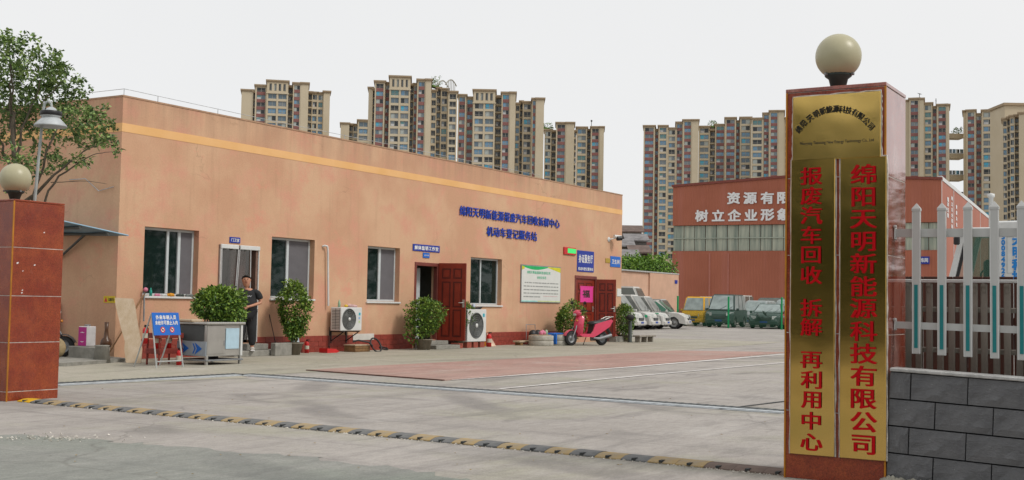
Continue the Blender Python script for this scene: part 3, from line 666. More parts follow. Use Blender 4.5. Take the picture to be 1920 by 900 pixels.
# ================================================================= GATE PILLARS
def globe(name, label, c, r, zb, neck=.06):
    """opal globe on a dark flared cup; zb = top of what it stands on"""
    e = empty(name, label, 'lamp', (c[0], c[1], zb)); s = MB(); h = c[2]-zb
    s.sphere((0, 0, h), r, 32, 20); s.build('globe', M_globe, e)
    s = MB(); s.lathe([(.0, 0), (neck*.5, 0), (neck*.55, .01), (neck, .03), (r*.42, h-r*1.02), (r*.58, h-r*.90), (r*.6, h-r*.80), (r*.55, h-r*.80)], n=18); s.build('cup', mat('green_black_cast_metal', (.03, .045, .04), .5, .3), e)
    s = MB()
    for k in range(3): t = k*2.1+.4; s.tube([(math.cos(t)*r*.6, math.sin(t)*r*.6, h-r*.84), (math.cos(t)*r*.72, math.sin(t)*r*.72, h-r*.84)], .012, 6)
    s.build('set_screw', M_grey, e)
# right pillar
PX0, PY0, PY1, PXB, PH = 9.13, 2.235, 3.005, 9.76, 3.025
p = empty('gate_pillar', 'tall red granite gate pillar carrying the three brass plaques', 'pillar', (PX0, PY0, 0))
q = MB(); q.box((PX0+.003, PY0+.003, 0), (PXB-.02, PY1-.02, PH-.03)); wb(q, 'core', M_grout, p)
zs = [0, .52, 1.12, 1.72, 2.32, PH-.03]
for i in range(len(zs)-1):
    g0 = .003
    q = MB(); q.bbox((PX0, PY0+.012, zs[i]+g0), (PX0+.02, PY1-.012, zs[i+1]-g0), .002); wb(q, 'granite_slab', M_gran, p)
    q = MB(); q.bbox((PX0+.014, PY0, zs[i]+g0), (PXB, PY0+.02, zs[i+1]-g0), .002); wb(q, 'granite_slab', M_gran2, p)
    q = MB(); q.bbox((PX0+.014, PY1-.02, zs[i]+g0), (PXB, PY1, zs[i+1]-g0), .002); wb(q, 'granite_slab', M_gran, p)
q = MB(); q.bbox((PX0-.004, PY0-.004, PH-.028), (PXB, PY1+.004, PH), .003); wb(q, 'cap_slab', M_gran2, p)
q = MB(); q.box((PX0-.003, PY0-.003, .0), (PX0+.012, PY0+.010, PH-.029)); q.box((PX0-.003, PY1-.010, 0), (PX0+.012, PY1+.003, PH-.029)); wb(q, 'edge_trim', M_trim, p)
def plaque(name, label, px0, px1, yt, yb, m=M_brass, caulk=True):
    """face of the pillar; px/py from the photo, plane x = PX0"""
    a, b = xpl(px0, yt, PX0-.02), xpl(px1, yb, PX0-.02); e = empty(name, label, 'plaque', (PX0, a.y, b.z)); W_, H_ = a.y-b.y, a.z-b.z
    q = MB(); q.bbox((-.022, -W_, 0), (-.004, 0, H_), .003); q.build('plate', m, e)
    if caulk:                                          # uneven line of pale sealant squeezed out round the plate
        q = MB(); r = random.Random(hash(px0) % 99); 
        P = []
        n = 26
        for k in range(n+1): P.append((-.006, .004+r.uniform(-.002, .003), H_*k/n))
        for k in range(1, 13): P.append((-.006, -W_*k/12, H_+.006+r.uniform(-.003, .004)))
        for k in range(1, n+1): P.append((-.006, -W_-.004+r.uniform(-.003, .002), H_*(1-k/n)))
        q.tube(P, [r.uniform(.004, .0095) for _ in P], 5); q.build('sealant', M_grout, e)
    return e, W_, H_
def onface(px, py): return xpl(px, py, PX0-.022)
def face_chars(e, chars, m, w, h, bold, part='character'):
    for ch, px, py, rot in chars:
        c = onface(px, py)-e.location; q = MB(); xd = V((0, -math.cos(rot), math.sin(rot))); ud = V((0, math.sin(rot), math.cos(rot)))
        c.x = -.0235; put_text(q, ch, c, xd, ud, w, h, bold, .018, .001, nb=5); q.build(part, m, e, fixn=False)
e, W_, H_ = plaque('brass_plaque', 'square brass plaque with arched black characters at the top of the pillar', 1487, 1651, 183, 294)
import math as _m
chs = '绵阳天明新能源科技有限公司'; cx, cy, Rx, Ry = 1567, 262, 70, 60
ptsA = [(1498, 243), (1507, 232), (1519, 222), (1531, 214), (1543, 208), (1555, 205), (1567, 204), (1579, 205), (1591, 207), (1603, 211), (1614, 218), (1624, 227), (1633, 237)]
CH = []
for i, ch in enumerate(chs):
    a = ptsA[max(0, i-1)]; b = ptsA[min(12, i+1)]; CH.append((ch, *ptsA[i], -math.atan2(b[1]-a[1], b[0]-a[0])))
face_chars(e, CH, mat('faded_black_print', (.03, .028, .02), .7), .052, .058, .035)
q = MB(); c = onface(1568, 266)-e.location; c.x = -.0232
put_text(q, 'Mianyang Tianming New Energy Technology Co., Ltd', c, (0, -1, .0), (0, 0, 1), .0265, .034, .012, 0, .0006); q.build('lettering', mat('faded_black_print', (.05, .04, .02)), e, fixn=False)
e, W_, H_ = plaque('brass_plaque', 'long narrower brass plaque with red characters on the left half of the pillar', 1484, 1563.5, 300, 857)
face_chars(e, [(c, 1521, y, 0) for c, y in zip('报废汽车回收拆解再利用中心', (330, 367, 404, 441, 478, 516, 577, 613, 675, 712, 750, 789, 829))], M_redtxt, .175, .145, .055)
e, W_, H_ = plaque('brass_plaque', 'long wider brass plaque with red characters on the right half of the pillar', 1576, 1661, 297, 865)
face_chars(e, [(c, 1619, y, 0) for c, y in zip('绵阳天明新能源科技有限公司', (327, 369, 411, 453, 494, 537, 578, 621, 663, 705, 748, 791, 834))], M_redtxt, .205, .162, .055)
gc = dist(1572, 106, (PX0+.25)*HF.x+2.62*HF.y)
globe('globe_lamp', 'round opal globe lamp standing on the tall plaque pillar', gc, .178, PH)

# left pillar
p = empty('gate_pillar', 'low red granite gate pillar of stacked slabs at the left edge', 'pillar', (9.47, 12.87, 0))
a0, a1, b0, b1 = 9.465, 10.215, 12.87, 13.6; zt = 2.465
q = MB(); q.box((a0+.004, b0+.003, 0), (a1-.004, b1-.02, zt-.02)); wb(q, 'core', M_grout, p)
zl = [.0, .28, .735, 1.33, 1.92, zt]; zl = [0, ypl(50, 733, b0).z, ypl(50, 642, b0).z, ypl(50, 555, b0).z, ypl(50, 464.5, b0).z, zt]
for i in range(5):
    g0 = .004
    q = MB(); q.bbox((a0+.012, b0, zl[i]+g0), (a1-.002, b0+.02, zl[i+1]-g0), .003); wb(q, 'granite_slab', M_gran, p)
    q = MB(); q.bbox((a0, b0+.014, zl[i]+g0), (a0+.02, b1, zl[i+1]-g0), .003); wb(q, 'granite_slab', M_gran, p)
    q = MB(); q.bbox((a1-.02, b0+.0205, zl[i]+g0), (a1, b1, zl[i+1]-g0), .003); wb(q, 'granite_slab', M_gran, p)
q = MB(); q.box((a0-.002, b0-.003, 0), (a0+.012, b0+.012, zt)); wb(q, 'edge_trim', M_trim, p)
q = MB(); q.bbox((a0, b0, zt), (a1, b1, zt+.022), .004); wb(q, 'cap_slab', M_gran, p)
q = MB()
for px, py, s in ((33, 493, .018), (65, 497, .015), (43, 508, .01), (42, 544, .012), (41, 549, .013), (83, 436, .012)):
    c = ypl(px, py, b0-.003); q.add([c+V((s*math.cos(t), 0, s*(.6+.3*math.sin(t*2))*math.sin(t))) for t in [k*1.05 for k in range(6)]], [tuple(range(6))])
wb(q, 'plaster_spot', M_wtxt, p, False)
gc = dist(29, 335, 9.84*HF.x+13.2*HF.y); gc.x, gc.y = gc.x, gc.y
globe('globe_lamp', 'round opal globe lamp standing on the low left pillar', gc, .195, zt+.022)

# ================================================================= RIGHT WALL AND FENCES
BW = empty('block_wall', 'low wall of dark grey split-face blocks right of the plaque pillar', 'wall', (PX0, PY0, 0)); BW.rotation_euler = (.036, 0, 0)
wt = xpl(1668, 691, PX0).z
q = MB(); q.box((.03, -4.2, -.3), (.17, -.002, wt-.02)); q.build('mortar_core', mat('dark_mortar', (.022, .022, .024), .95), BW)
bmv = []
for k in range(5):
    b = MB(); r = random.Random(k); nx, nz = 8, 4; vs = []
    L, H_ = .392, .189
    for j in range(nz+1):
        for i in range(nx+1):
            ed = i in (0, nx) or j in (0, nz); vs.append(((.006 if ed else r.uniform(-.010, .004)), -L*i/nx, H_*j/nz))
    b.add(vs, [(j*(nx+1)+i, j*(nx+1)+i+1, (j+1)*(nx+1)+i+1, (j+1)*(nx+1)+i) for j in range(nz) for i in range(nx)])
    b.box((.0065, 0, 0), (.17, -L, H_)); me = b.mesh('block', M_block); bmv.append(me)
r = random.Random(2)
def yof(px): return xpl(px, 720, PX0).y-PY0
for row_ in range(6):
    z = wt-.02-.2*(row_+1)+.0055; start = yof((1700 if row_ % 2 == 0 else 1747))+ (0 if row_ % 2 == 0 else 0)
    o = link('block', r.choice(bmv), BW, V((r.uniform(-.003, .003), -.003, z))); o.scale = (1, (-start-.008)/.392, 1)
    y = start-.004
    while y > -4:
        o = link('block', r.choice(bmv), BW, V((r.uniform(-.004, .004), y, z))); y -= .4
q = MB(); q.bbox((-.012, -4.2, wt-.018), (.19, -.001, wt+.008), .006); q.build('coping', M_coping, BW)
# rough mortar footing
q = MB(); r = random.Random(9); n = 90
for i in range(n):
    y = PY0-.0-2.6*i/n; h = max(.015, .075-.03*i/n*2.5+r.uniform(-.02, .025)); s_ = r.uniform(.03, .07)
    q.sphere((PX0-.015+r.uniform(-.02, .01), y, .0), s_, 7, 5, 0, (1, 1.2, h/s_))
tag(q.build('mortar_footing', M_mortar), 'crumbly mortar lumps along the foot of the dark block wall', 'footing')

# white picket fence with teal inserts, slightly stepping down with the lane
FX = 9.36
fe = empty('picket_fence', 'white plastic picket fence with teal strips above the dark wall', 'fence', (FX, PY0, 0))
pm = MB(); w2 = .0295; hh = 1.0
ys = [xpl(px, 500, FX).y for px in (1718.5, 1767, 1815, 1865.5, 1916)]; stp = (ys[0]-ys[4])/4; ys = [ys[0]-stp*i for i in range(12)]
for i, y in enumerate(ys):
    zb = xpl(1719, 663.5, FX).z-.016*i*stp*1.6; zt2 = xpl(1719, 393, FX).z-.000*i; zc0, zc1 = zb+.012, xpl(1719, 534, FX).z-.005*i*stp
    ph = empty('picket', None, None, (0, y-PY0, 0)); ph.parent = fe; del_ = 0
    q = MB(); H1 = zt2
    q.bbox((-.018, -w2, zb), (.018, w2, zt2), .004)
    q.add([(-.021, -w2-.003, zt2-.012), (.021, -w2-.003, zt2-.012), (.021, w2+.003, zt2-.012), (-.021, w2+.003, zt2-.012), (-.021, -w2-.003, zt2+.006), (.021, -w2-.003, zt2+.006), (.021, w2+.003, zt2+.006), (-.021, w2+.003, zt2+.006), (0, 0, zt2+.05)],
          [(0, 1, 5, 4), (1, 2, 6, 5), (2, 3, 7, 6), (3, 0, 4, 7), (4, 5, 8), (5, 6, 8), (6, 7, 8), (7, 4, 8)])
    ph_mesh = q.build('picket', M_fencew, fe, V((0, y-PY0, 0))); bpy.data.objects.remove(ph)
    q = MB(); q.box((-.0215, -.013, zb+.045), (-.0185, .013, zc1)); q.build('teal_insert', M_teal, ph_mesh)
    q = MB(); q.box((-.020, -w2, zb+.002), (-.0183, -w2+.006, zt2-.02)); q.box((-.020, w2-.006, zb+.002), (-.0183, w2, zt2-.02)); q.build('edge_bead', M_white, ph_mesh)
for py, hgt, slope in ((437, .062, .010), (609, .052, .018)):
    a = xpl(1684, py, FX+.04); z0 = a.z; q = MB(); L = 4
    q.prism([(.02, -.0, z0-hgt/2), (.02, -L, z0-hgt/2-slope*L), (.02, -L, z0+hgt/2-slope*L), (.02, 0, z0+hgt/2)], (.035, 0, 0)); q.build('rail', M_fencew, fe)
    q = MB(); q.bbox((.005, -.012, z0-hgt*.8), (.07, -.002, z0+hgt*.95), .003); q.lathe([(0, 0), (.014, 0), (.014, .02), (0, .02)], (.0, -.015, z0+hgt*.75), (-1, 0, 0), 8); q.build('bracket', M_fencew, fe)
# old slatted fence behind it
SX = 9.86
sf = empty('slatted_fence', 'old grey slatted metal fence with white top rail behind the pickets', 'fence', (SX, PY0+.1, 0))
zt3 = xpl(1800, 524, SX).z; sm1 = MB(); sm1.bbox((-.015, -.025, 0), (.012, .025, zt3-.03), .006); sme = sm1.mesh('slat', M_slat)
hk = MB(); hk.box((-.02, -.012, zt3-.1), (-.0155, .012, zt3-.03)); hk.box((-.03, -.018, zt3-.055), (-.0205, .018, zt3-.045)); hkm = hk.mesh('hook', M_slat)
for i in range(44):
    y = -.02-.082*i; o = link('slat', sme, sf, V((rnd.uniform(-.006, .006), y, 0))); o.rotation_euler = (rnd.uniform(-.006, .006), 0, 0)
    link('hook', hkm, o)
q = MB(); q.bbox((-.02, -3.7, zt3-.026), (.02, .05, zt3), .004); q.build('top_rail', M_white, sf)
q = MB(); q.bbox((.015, -3.7, .98), (.05, .05, 1.02), .004); q.bbox((.015, -3.7, 1.3), (.05, .05, 1.34), .004); q.build('cross_rail', M_slat, sf)
# brown fence boards further back fill the gaps
rb = empty('board_fence', 'dark red-brown board fence in the gaps behind the grey slats', 'fence', (10.6, 2.6, 0))
bm_ = MB(); bm_.bbox((0, -.058, 0), (.02, .058, 1.60), .004); bme = bm_.mesh('board', mat('red_brown_board', (.11, .035, .022), .85, .5, 6, .2, stretch=(1, 1, .3), col2=(.05, .035, .03)))
for i in range(34): o = link('board', bme, rb, V((rnd.uniform(-.01, .01), -.12*i+.1, 0)))
q = MB(); q.bbox((.03, -4, .5), (.06, .2, .56), .005); q.bbox((.03, -4, 1.2), (.06, .2, 1.26), .005); q.build('cross_rail', M_wood2, rb)

# ================================================================= TREE, LAMP, CANOPY on the left
def branch(mb, a, b, r0, r1, seed, n=6, sag=.12):
    r = random.Random(seed); P = []; a, b = V(a), V(b); L = (b-a).length
    for i in range(n+1):
        t = i/n; P.append(a.lerp(b, t)+V((r.uniform(-1, 1), r.uniform(-1, 1), r.uniform(-.3, .3)))*L*.035*(1 if 0 < i < n else 0)+V((0, 0, sag*L*math.sin(math.pi*t)*.3)))
    mb.tube(P, [r0+(r1-r0)*i/n for i in range(n+1)], 7); return P
TD = 17.2
t0 = gd(20, TD)
tree = empty('broadleaf_tree', 'loose-crowned broadleaf tree behind the low left pillar', 'tree', (t0.x, t0.y, 0))
def tp(px, py, D=TD): return dist(px, py, D)-V((t0.x, t0.y, 0))
q = MB(); q.tube([(0, 0, -.05), (.02, 0, .5), tp(22, 470), tp(30, 390)], [.10, .085, .07, .06], 10); q.build('trunk', mat('grey_brown_bark', (.12, .10, .075), .9, .3, 9, .6), tree)
q = MB()
tips = []
base = tp(30, 392)
for i, (pa, pb, r0, r1) in enumerate([((30, 392), (28, 210), .05, .02), ((28, 330), (-10, 250), .03, .01), ((32, 400), (135, 300), .032, .012), ((135, 300), (205, 262), .012, .005), ((60, 375), (118, 210), .022, .008),
        ((28, 300), (75, 150), .022, .008), ((28, 260), (12, 90), .02, .006), ((75, 200), (120, 150), .010, .005), ((62, 420), (110, 330), .02, .014), ((110, 330), (175, 290), .014, .006), ((175, 290), (222, 285), .006, .003),
        ((28, 220), (-60, 140), .02, .006), ((20, 240), (20, 120), .02, .006), ((100, 240), (160, 200), .01, .005), ((95, 342), (200, 345), .006, .003)]):
    dd = rnd.uniform(-.3, .3); A_ = tp(*pa); B_ = tp(*pb, TD+dd); branch(q, A_, B_, r0, r1, i)
q.build('limb', MATS['grey_brown_bark'], tree)
q = MB(); r = random.Random(21)
blobs = [(15, 90, 28, 24), (5, 130, 40, 34), (45, 95, 26, 22), (70, 115, 28, 20), (55, 155, 45, 34), (95, 120, 24, 22), (112, 140, 22, 18), (20, 190, 40, 34), (85, 190, 44, 34), (130, 190, 34, 24), (60, 230, 40, 26), (150, 225, 34, 24),
         (115, 245, 40, 24), (175, 215, 24, 20), (190, 250, 26, 20), (165, 262, 30, 16), (208, 268, 18, 13), (30, 300, 26, 22), (85, 285, 28, 18), (35, 345, 18, 14), (-30, 170, 40, 60), (-30, 290, 30, 40), (140, 168, 20, 16), (90, 150, 34, 26),
         (15, 240, 34, 26), (150, 300, 18, 9), (205, 238, 14, 10), (118, 125, 14, 12), (30, 72, 12, 10), (2, 75, 16, 14), (105, 98, 7, 6), (145, 150, 8, 7), (222, 285, 8, 5), (60, 320, 24, 16), (105, 305, 24, 12)]
sc = TD/FPX
for bx, by, rx, ry in blobs:
    D_ = TD+r.uniform(-.5, .6); c = dist(bx, by, D_)-V((t0.x, t0.y, 0)); n = int(rx*ry*.057)+4
    rx, ry = rx*1.12, ry*1.12
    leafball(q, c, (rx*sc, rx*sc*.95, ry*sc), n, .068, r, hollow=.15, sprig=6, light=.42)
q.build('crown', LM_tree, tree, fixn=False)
# tall lamp with enamel bell shade
LD = 15.7; lp = gd(64, LD)
lm = empty('yard_lamp', 'tall thin yard lamp with a bell-shaped metal shade in front of the tree', 'lamp', (lp.x, lp.y, 0))
def lq(px, py): return dist(px, py, LD)-V((lp.x, lp.y, 0))
q = MB(); P = [lq(62, 500), lq(65, 377), lq(78, 240), lq(82, 202), lq(84, 194), lq(90, 190), lq(96, 194), lq(97, 204)]; P = [V((P[0].x, P[0].y, 0))]+P
q.tube(P, [.02]*3+[.018]*6, 8); q.build('post', mat('pale_galvanised_post', (.35, .38, .37), .5, .15), lm)
c = lq(95, 232); q = MB(); q.lathe([(.03, .22), (.06, .20), (.075, .17), (.13, .165), (.135, .10), (.10, .085), (.12, .07), (.205, -.02), (.21, -.04), (.20, -.04), (.11, .06), (.0, .06)], c, n=28); q.build('lamp_shade', mat('enamel_shade', (.42, .45, .46), .4, .25, 5), lm)
q = MB(); q.lathe([(.132, .165), (.139, .15), (.139, .105), (.10, .088)], c, n=28); q.build('shade_collar', M_black, lm)
q = MB(); q.sphere(c+V((0, 0, .03)), .05, 12, 8); q.build('bulb', M_globe, lm)
# canopy on the side wall
cn = empty('lean_to_canopy', 'thin blue-edged sheet canopy on the shaded side wall over the scooters', 'canopy', (X0, 20.2, 0))
p1 = dist(240, 442.5, 20.0*.0+ (16.2*HF.x+19.3*HF.y)); p2 = dist(105, 412, 14.9*HF.x+19.9*HF.y)
A1, A2 = p1, p2; B1, B2 = V((X0-.01, 21.2, p1.z-.02)), V((X0-.01, 24.5, p2.z+.32))
A2 = dist(90, 409, 15.2*HF.x+22.2*HF.y); A1 = dist(241, 442.5, 16.9*HF.x+20.0*HF.y)
B1 = V((X0-.005, 20.7, A1.z+.02)); B2 = V((X0-.005, 26.0, A2.z+.1))
q = MB(); q.prism([A1, A2, B2, B1], (0, 0, .02)); wb(q, 'roof_sheet', mat('blue_grey_sheet', (.20, .30, .38), .45, .15, 3), cn)
q = MB(); q.tube([A1+V((0, 0, .01)), A2+V((0, 0, .01))], .014, 6); wb(q, 'edge_strip', mat('pale_blue_edge', (.30, .48, .62), .4), cn)
q = MB()
for t in (.25, .6, .95):
    a = A1.lerp(A2, t); b = B1.lerp(B2, t); q.tube([a-V((0, 0, .05)), b-V((0, 0, .05))], .03, 5); q.tube([b-V((0, 0, .75)), b.lerp(a, .6)-V((0, 0, .06))], .028, 5)
wb(q, 'bracket', mat('dark_angle_iron', (.08, .08, .075), .6, .2), cn)
# thin wire drooping from the tree to the wall
q = MB(); q.tube([xpl(130, 337, X0-.02), xpl(160, 335, X0-.05), xpl(185, 358, X0-.05), xpl(213, 350, X0-.02)], .008, 5); tag(q.build('loose_wire', M_steelstrip), 'thin pale wire drooping on the shaded side wall', 'wire')

# parked dark scooter under the canopy
def wheel(parent, c, R, wd, axis=(0, 1, 0), rimm=None, name='wheel', rim=.62, n=20):
    q = MB(); a = V(axis); q.lathe([(R*rim, -wd/2), (R*.93, -wd/2), (R, -wd*.3), (R, wd*.3), (R*.93, wd/2), (R*rim, wd/2)], c, a, n); o = q.build(name, M_rubber, parent)
    q = MB(); q.lathe([(0, -wd*.30), (R*.2, -wd*.36), (R*.24, -wd*.1), (R*rim*.9, -wd*.16), (R*rim, -wd*.42), (R*rim, wd*.42), (R*rim*.9, wd*.16), (R*.24, wd*.1), (R*.2, wd*.36), (0, wd*.30)], c, a, n); q.build('rim', rimm or M_grey, o); return o
def scooter(name, label, loc, rz, body, accent, seatm=M_black, box=False):
    """front towards local -x"""
    e = empty(name, label, 'scooter', loc, rz); R = .21
    wheel(e, (-.62, 0, R), R, .09); wheel(e, (.55, 0, R), R, .10)
    q = MB()                                            # floor, undertray and rear body side panels
    prof = [(-.38, .30), (-.30, .26), (.12, .24), (.26, .30), (.50, .42), (.74, .55), (.86, .72), (.80, .76), (.42, .68), (.18, .62), (.10, .42), (.02, .34), (-.26, .34)]
    for s in (-1, 1):
        q.prism([(x, s*.12, z) for x, z in prof], (0, s*.035, 0))
    q.prism([(x, -.12, z) for x, z in [(-.38, .29), (.1, .27), (.1, .33), (-.36, .33)]], (0, .24, 0)); q.build('side_panel', body, e)
    q = MB(); q.prism([(x, -.119, z) for x, z in [(.10, .34), (.60, .46), (.82, .70), (.40, .68), (.14, .62)]], (0, .238, 0)); q.build('underseat_box', M_black, e)
    q = MB()                                            # leg shield
    pr = [(-.36, .28, .11), (-.40, .45, .17), (-.42, .62, .20), (-.36, .78, .17), (-.33, .86, .11)]
    pr2 = [(-.33, .30, .10), (-.34, .45, .15), (-.34, .62, .17), (-.30, .78, .15), (-.28, .86, .10)]; vs = []
    for (x, z, w_) in pr: vs += [(x+.07, -w_, z), (x, -w_*.55, z), (x-.09, 0, z+.01), (x, w_*.55, z), (x+.07, w_, z)]
    for (x, z, w_) in pr2: vs += [(x+.06, -w_, z), (x+.05, -w_*.5, z), (x+.05, 0, z), (x+.05, w_*.5, z), (x+.06, w_, z)]
    fs = []
    for b in (0, 25):
        for j in range(4):
            for i in range(4): fs.append((b+j*5+i, b+j*5+i+1, b+j*5+i+6, b+j*5+i+5))
    for j in range(4): fs += [(j*5, 25+j*5, 30+j*5, 5+j*5), (j*5+4, 25+j*5+4, 30+j*5+4, 5+j*5+4)]
    q.add(vs, fs, 0, True); q.build('leg_shield', body, e)
    q = MB(); vs = []                                   # front mudguard arc
    for k in range(9):
        t = math.radians(20+k*17); rr_ = R+.045
        for s in (-.07, 0, .07): vs.append((-.62-rr_*math.cos(t), s, R+rr_*math.sin(t)-(.02 if s else 0)))
    q.add(vs, [(j*3+i, j*3+i+1, j*3+i+4, j*3+i+3) for j in range(8) for i in range(2)], 0, True); q.build('mudguard', body, e)
    q = MB()
    for s in (-1, 1): q.tube([(-.62, s*.075, R), (-.50, s*.08, .48), (-.42, s*.03, .62)], .02, 6)
    q.build('fork', M_grey, e)
    q = MB(); q.sphere((-.40, 0, .93), .12, 14, 8, 0, (1.0, 1.15, .75)); q.prism([(-.50, -.06, .90), (-.50, .06, .90), (-.42, .10, 1.0), (-.42, -.10, 1.0)], (.1, 0, .03)); q.build('handlebar_cowl', body, e)
    q = MB(); q.sphere((-.485, 0, .90), .075, 12, 8, 0, (.5, 1.0, .7)); q.build('headlight', mat('lamp_lens', (.5, .52, .5), .15), e)
    for s in (-1, 1):
        q = MB(); q.sphere((-.50, s*.115, .72), .05, 10, 6, 0, (.5, .8, .6)); q.build('indicator', mat('amber_lens', (.6, .22, .03), .2), e)
        q = MB(); q.tube([(-.38, s*.08, .97), (-.33, s*.22, 1.02), (-.29, s*.34, 1.0)], [.014, .014, .02], 7); q.build('grip', M_black, e)
        q = MB(); q.tube([(-.35, s*.2, 1.02), (-.36, s*.27, 1.2)], .008, 5); q.sphere((-.36, s*.29, 1.23), .06, 12, 7, 0, (.25, 1.2, .8)); q.build('mirror', M_black, e)
    q = MB(); vs = []
    secs = [(.06, .66, .09, .05), (.18, .71, .13, .07), (.40, .72, .14, .08), (.58, .77, .13, .08), (.78, .81, .10, .06)]
    for x, z, w_, h in secs: vs += [(x, -w_, z-h), (x, -w_*.9, z-h*.1), (x, 0, z), (x, w_*.9, z-h*.1), (x, w_, z-h)]
    q.add(vs, [(j*5+i, j*5+i+1, j*5+i+6, j*5+i+5) for j in range(4) for i in range(4)]+[(0, 1, 2, 3, 4), (20, 21, 22, 23, 24)], 0, True); q.build('seat', seatm, e)
    q = MB()
    for s in (-1, 1): q.tube([(.55, s*.10, .74), (.80, s*.12, .83), (.93, s*.08, .84)], .014, 6)
    q.tube([(.93, -.08, .84), (.93, .08, .84)], .014, 6); q.build('grab_rail', M_steel, e)
    q = MB(); q.bbox((.84, -.07, .66), (.90, .07, .74), .01); q.build('tail_light', mat('tail_red', (.5, .01, .02), .2), e)
    q = MB(); q.prism([(.70, -.05, .60), (.90, -.05, .36), (.88, -.05, .33), (.66, -.05, .55)], (0, .10, 0)); q.build('rear_mudguard', M_black, e)
    q = MB(); q.tube([(.12, -.13, .22), (.35, -.15, .20), (.78, -.16, .30)], [.025, .045, .05], 9); q.bbox((.20, .06, .13), (.60, .13, .30), .02); q.build('engine_cover', M_grey, e)
    q = MB(); q.tube([(.05, .1, .26), (.02, .2, .01)], .012, 6); q.build('kickstand', M_black, e)
    return e
p = gp(112, 674); scooter('parked_scooter', 'dark grey scooter half hidden behind the low left pillar', (16.05, 21.0, .072), math.radians(118), mat('dark_scooter_plastic', (.05, .055, .06), .3), M_black)
p = gp(1107, 649); scooter('parked_scooter', 'pink motor scooter with black seat parked before the double red door', (34.9, 18.1, .005), math.radians(-22), M_pink, M_pink).scale = (1.12,)*3

# ================================================================= THINGS ALONG THE WALL
def potted(name, label, c, cy_z, R, n, L, pot_r, pot_h, shape=None, seed=1, pm=M_pot, base_z=0, flare=1.3):
    """c = ground point, cy_z = crown centre height, R = crown radii"""
    e = empty(name, label, 'plant', (c[0], c[1], base_z), group=None)
    if pot_h:
        q = MB(); q.lathe([(0, 0), (pot_r, 0), (pot_r*flare, pot_h), (pot_r*flare*1.06, pot_h), (pot_r*flare*1.06, pot_h-.03), (pot_r*flare*.96, pot_h-.03), (0, pot_h-.03)], n=20); q.build('pot', pm, e)
        q = MB(); q.lathe([(0, 0), (pot_r*flare*.95, 0)], (0, 0, pot_h-.025), n=16); q.build('soil', M_soil, e, fixn=False)
    q = MB(); r = random.Random(seed)
    for k in range(7):
        t = k*.9; q.tube([(math.cos(t)*pot_r*.4, math.sin(t)*pot_r*.4, pot_h-.04), (math.cos(t)*R[0]*.25, math.sin(t)*R[1]*.25, (pot_h+cy_z)/2), (math.cos(t)*R[0]*.6, math.sin(t)*R[1]*.6, cy_z+R[2]*.2)], [.014, .011, .006], 5)
    q.build('stem', mat('green_brown_stem', (.12, .11, .05), .8), e)
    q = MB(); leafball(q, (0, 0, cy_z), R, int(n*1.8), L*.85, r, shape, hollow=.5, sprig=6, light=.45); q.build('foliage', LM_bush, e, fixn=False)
    return e
def wpos(px, y): return ypl(px, horizon(px)+20, y)
# bush on the steel cart
cart_top = .845
potted('potted_shrub', 'round leafy shrub standing on the stainless steel cart', (18.0, 17.85), .36, (.50, .45, .36), 460, .095, .15, .10, seed=3, base_z=cart_top)
vs = lambda z: .45+.62*max(0, min(1, (z+1)/1.5))
potted('potted_shrub', 'tall vase-shaped leafy shrub in a pot beside the second window', (21.95, 19.25), 1.0, (.42, .38, .72), 420, .09, .15, .30, vs, 5, flare=1.5)
potted('potted_shrub', 'bushy potted shrub left of the open red door', (27.25, 19.2), .86, (.52, .45, .54), 340, .09, .17, .30, seed=6, flare=1.35)
potted('potted_shrub', 'narrow potted shrub half hidden behind the open red door', (29.55, 19.45), .80, (.42, .30, .58), 240, .09, .2, .26, seed=7, flare=1.2)
potted('potted_shrub', 'rounded dark shrub behind the pink scooter', (35.6, 19.15), .78, (.62, .5, .56), 380, .09, .22, .3, seed=8, flare=1.1, pm=mat('dark_pot', (.07, .05, .045), .7))
potted('potted_shrub', 'slim potted shrub at the far corner right of the red doors', (40.15, 19.3), .85, (.42, .35, .62), 260, .09, .2, .26, seed=9, flare=1.2)

# stainless cart
ct = empty('food_cart', 'stainless steel food cart with smoked glass and pale blue panel in front of the door', 'cart', (17.08, 17.2, 0))
Wc, Dc, Hc = .98, .82, .84
q = MB(); q.bbox((.02, .02, .17), (Wc, Dc, Hc-.05), .01); q.build('body', M_steel, ct)
q = MB(); q.bbox((-.04, -.04, Hc-.045), (Wc+.05, Dc+.05, Hc), .012); q.build('worktop', M_steel, ct)
for x, y in ((.03, .03), (Wc-.03, .03), (.03, Dc-.03), (Wc-.03, Dc-.03)): q = MB(); q.bbox((x-.025, y-.025, 0), (x+.025, y+.025, .18), .004); q.build('leg', M_steel, ct)
q = MB(); q.bbox((.02, .005, .22), (.50, .019, Hc-.06), .004); q.build('front_panel', M_steel, ct); q = MB(); q.bbox((.46, .0, .38), (.49, .02, .48), .004); q.build('latch', M_grey, ct)
q = MB(); q.bbox((.52, .002, .31), (Wc-.09, .018, Hc-.12), .004); q.build('blue_panel', mat('pale_blue_acrylic', (.42, .58, .68), .35, .08), ct)
q = MB(); q.bbox((Wc-.05, -.006, .17), (Wc+.004, .019, Hc-.05), .004); q.build('corner_post', M_white, ct)
q = MB(); q.bbox((.003, .1, .47), (.019, Dc-.02, Hc-.06), .003); q.build('smoked_glass', M_grille, ct)
q = MB(); q.bbox((-.003, .02, .18), (.019, Dc-.01, .46), .003); q.build('side_panel', mat('grey_printed_panel', (.34, .38, .42), .4, .12), ct)
q = MB()
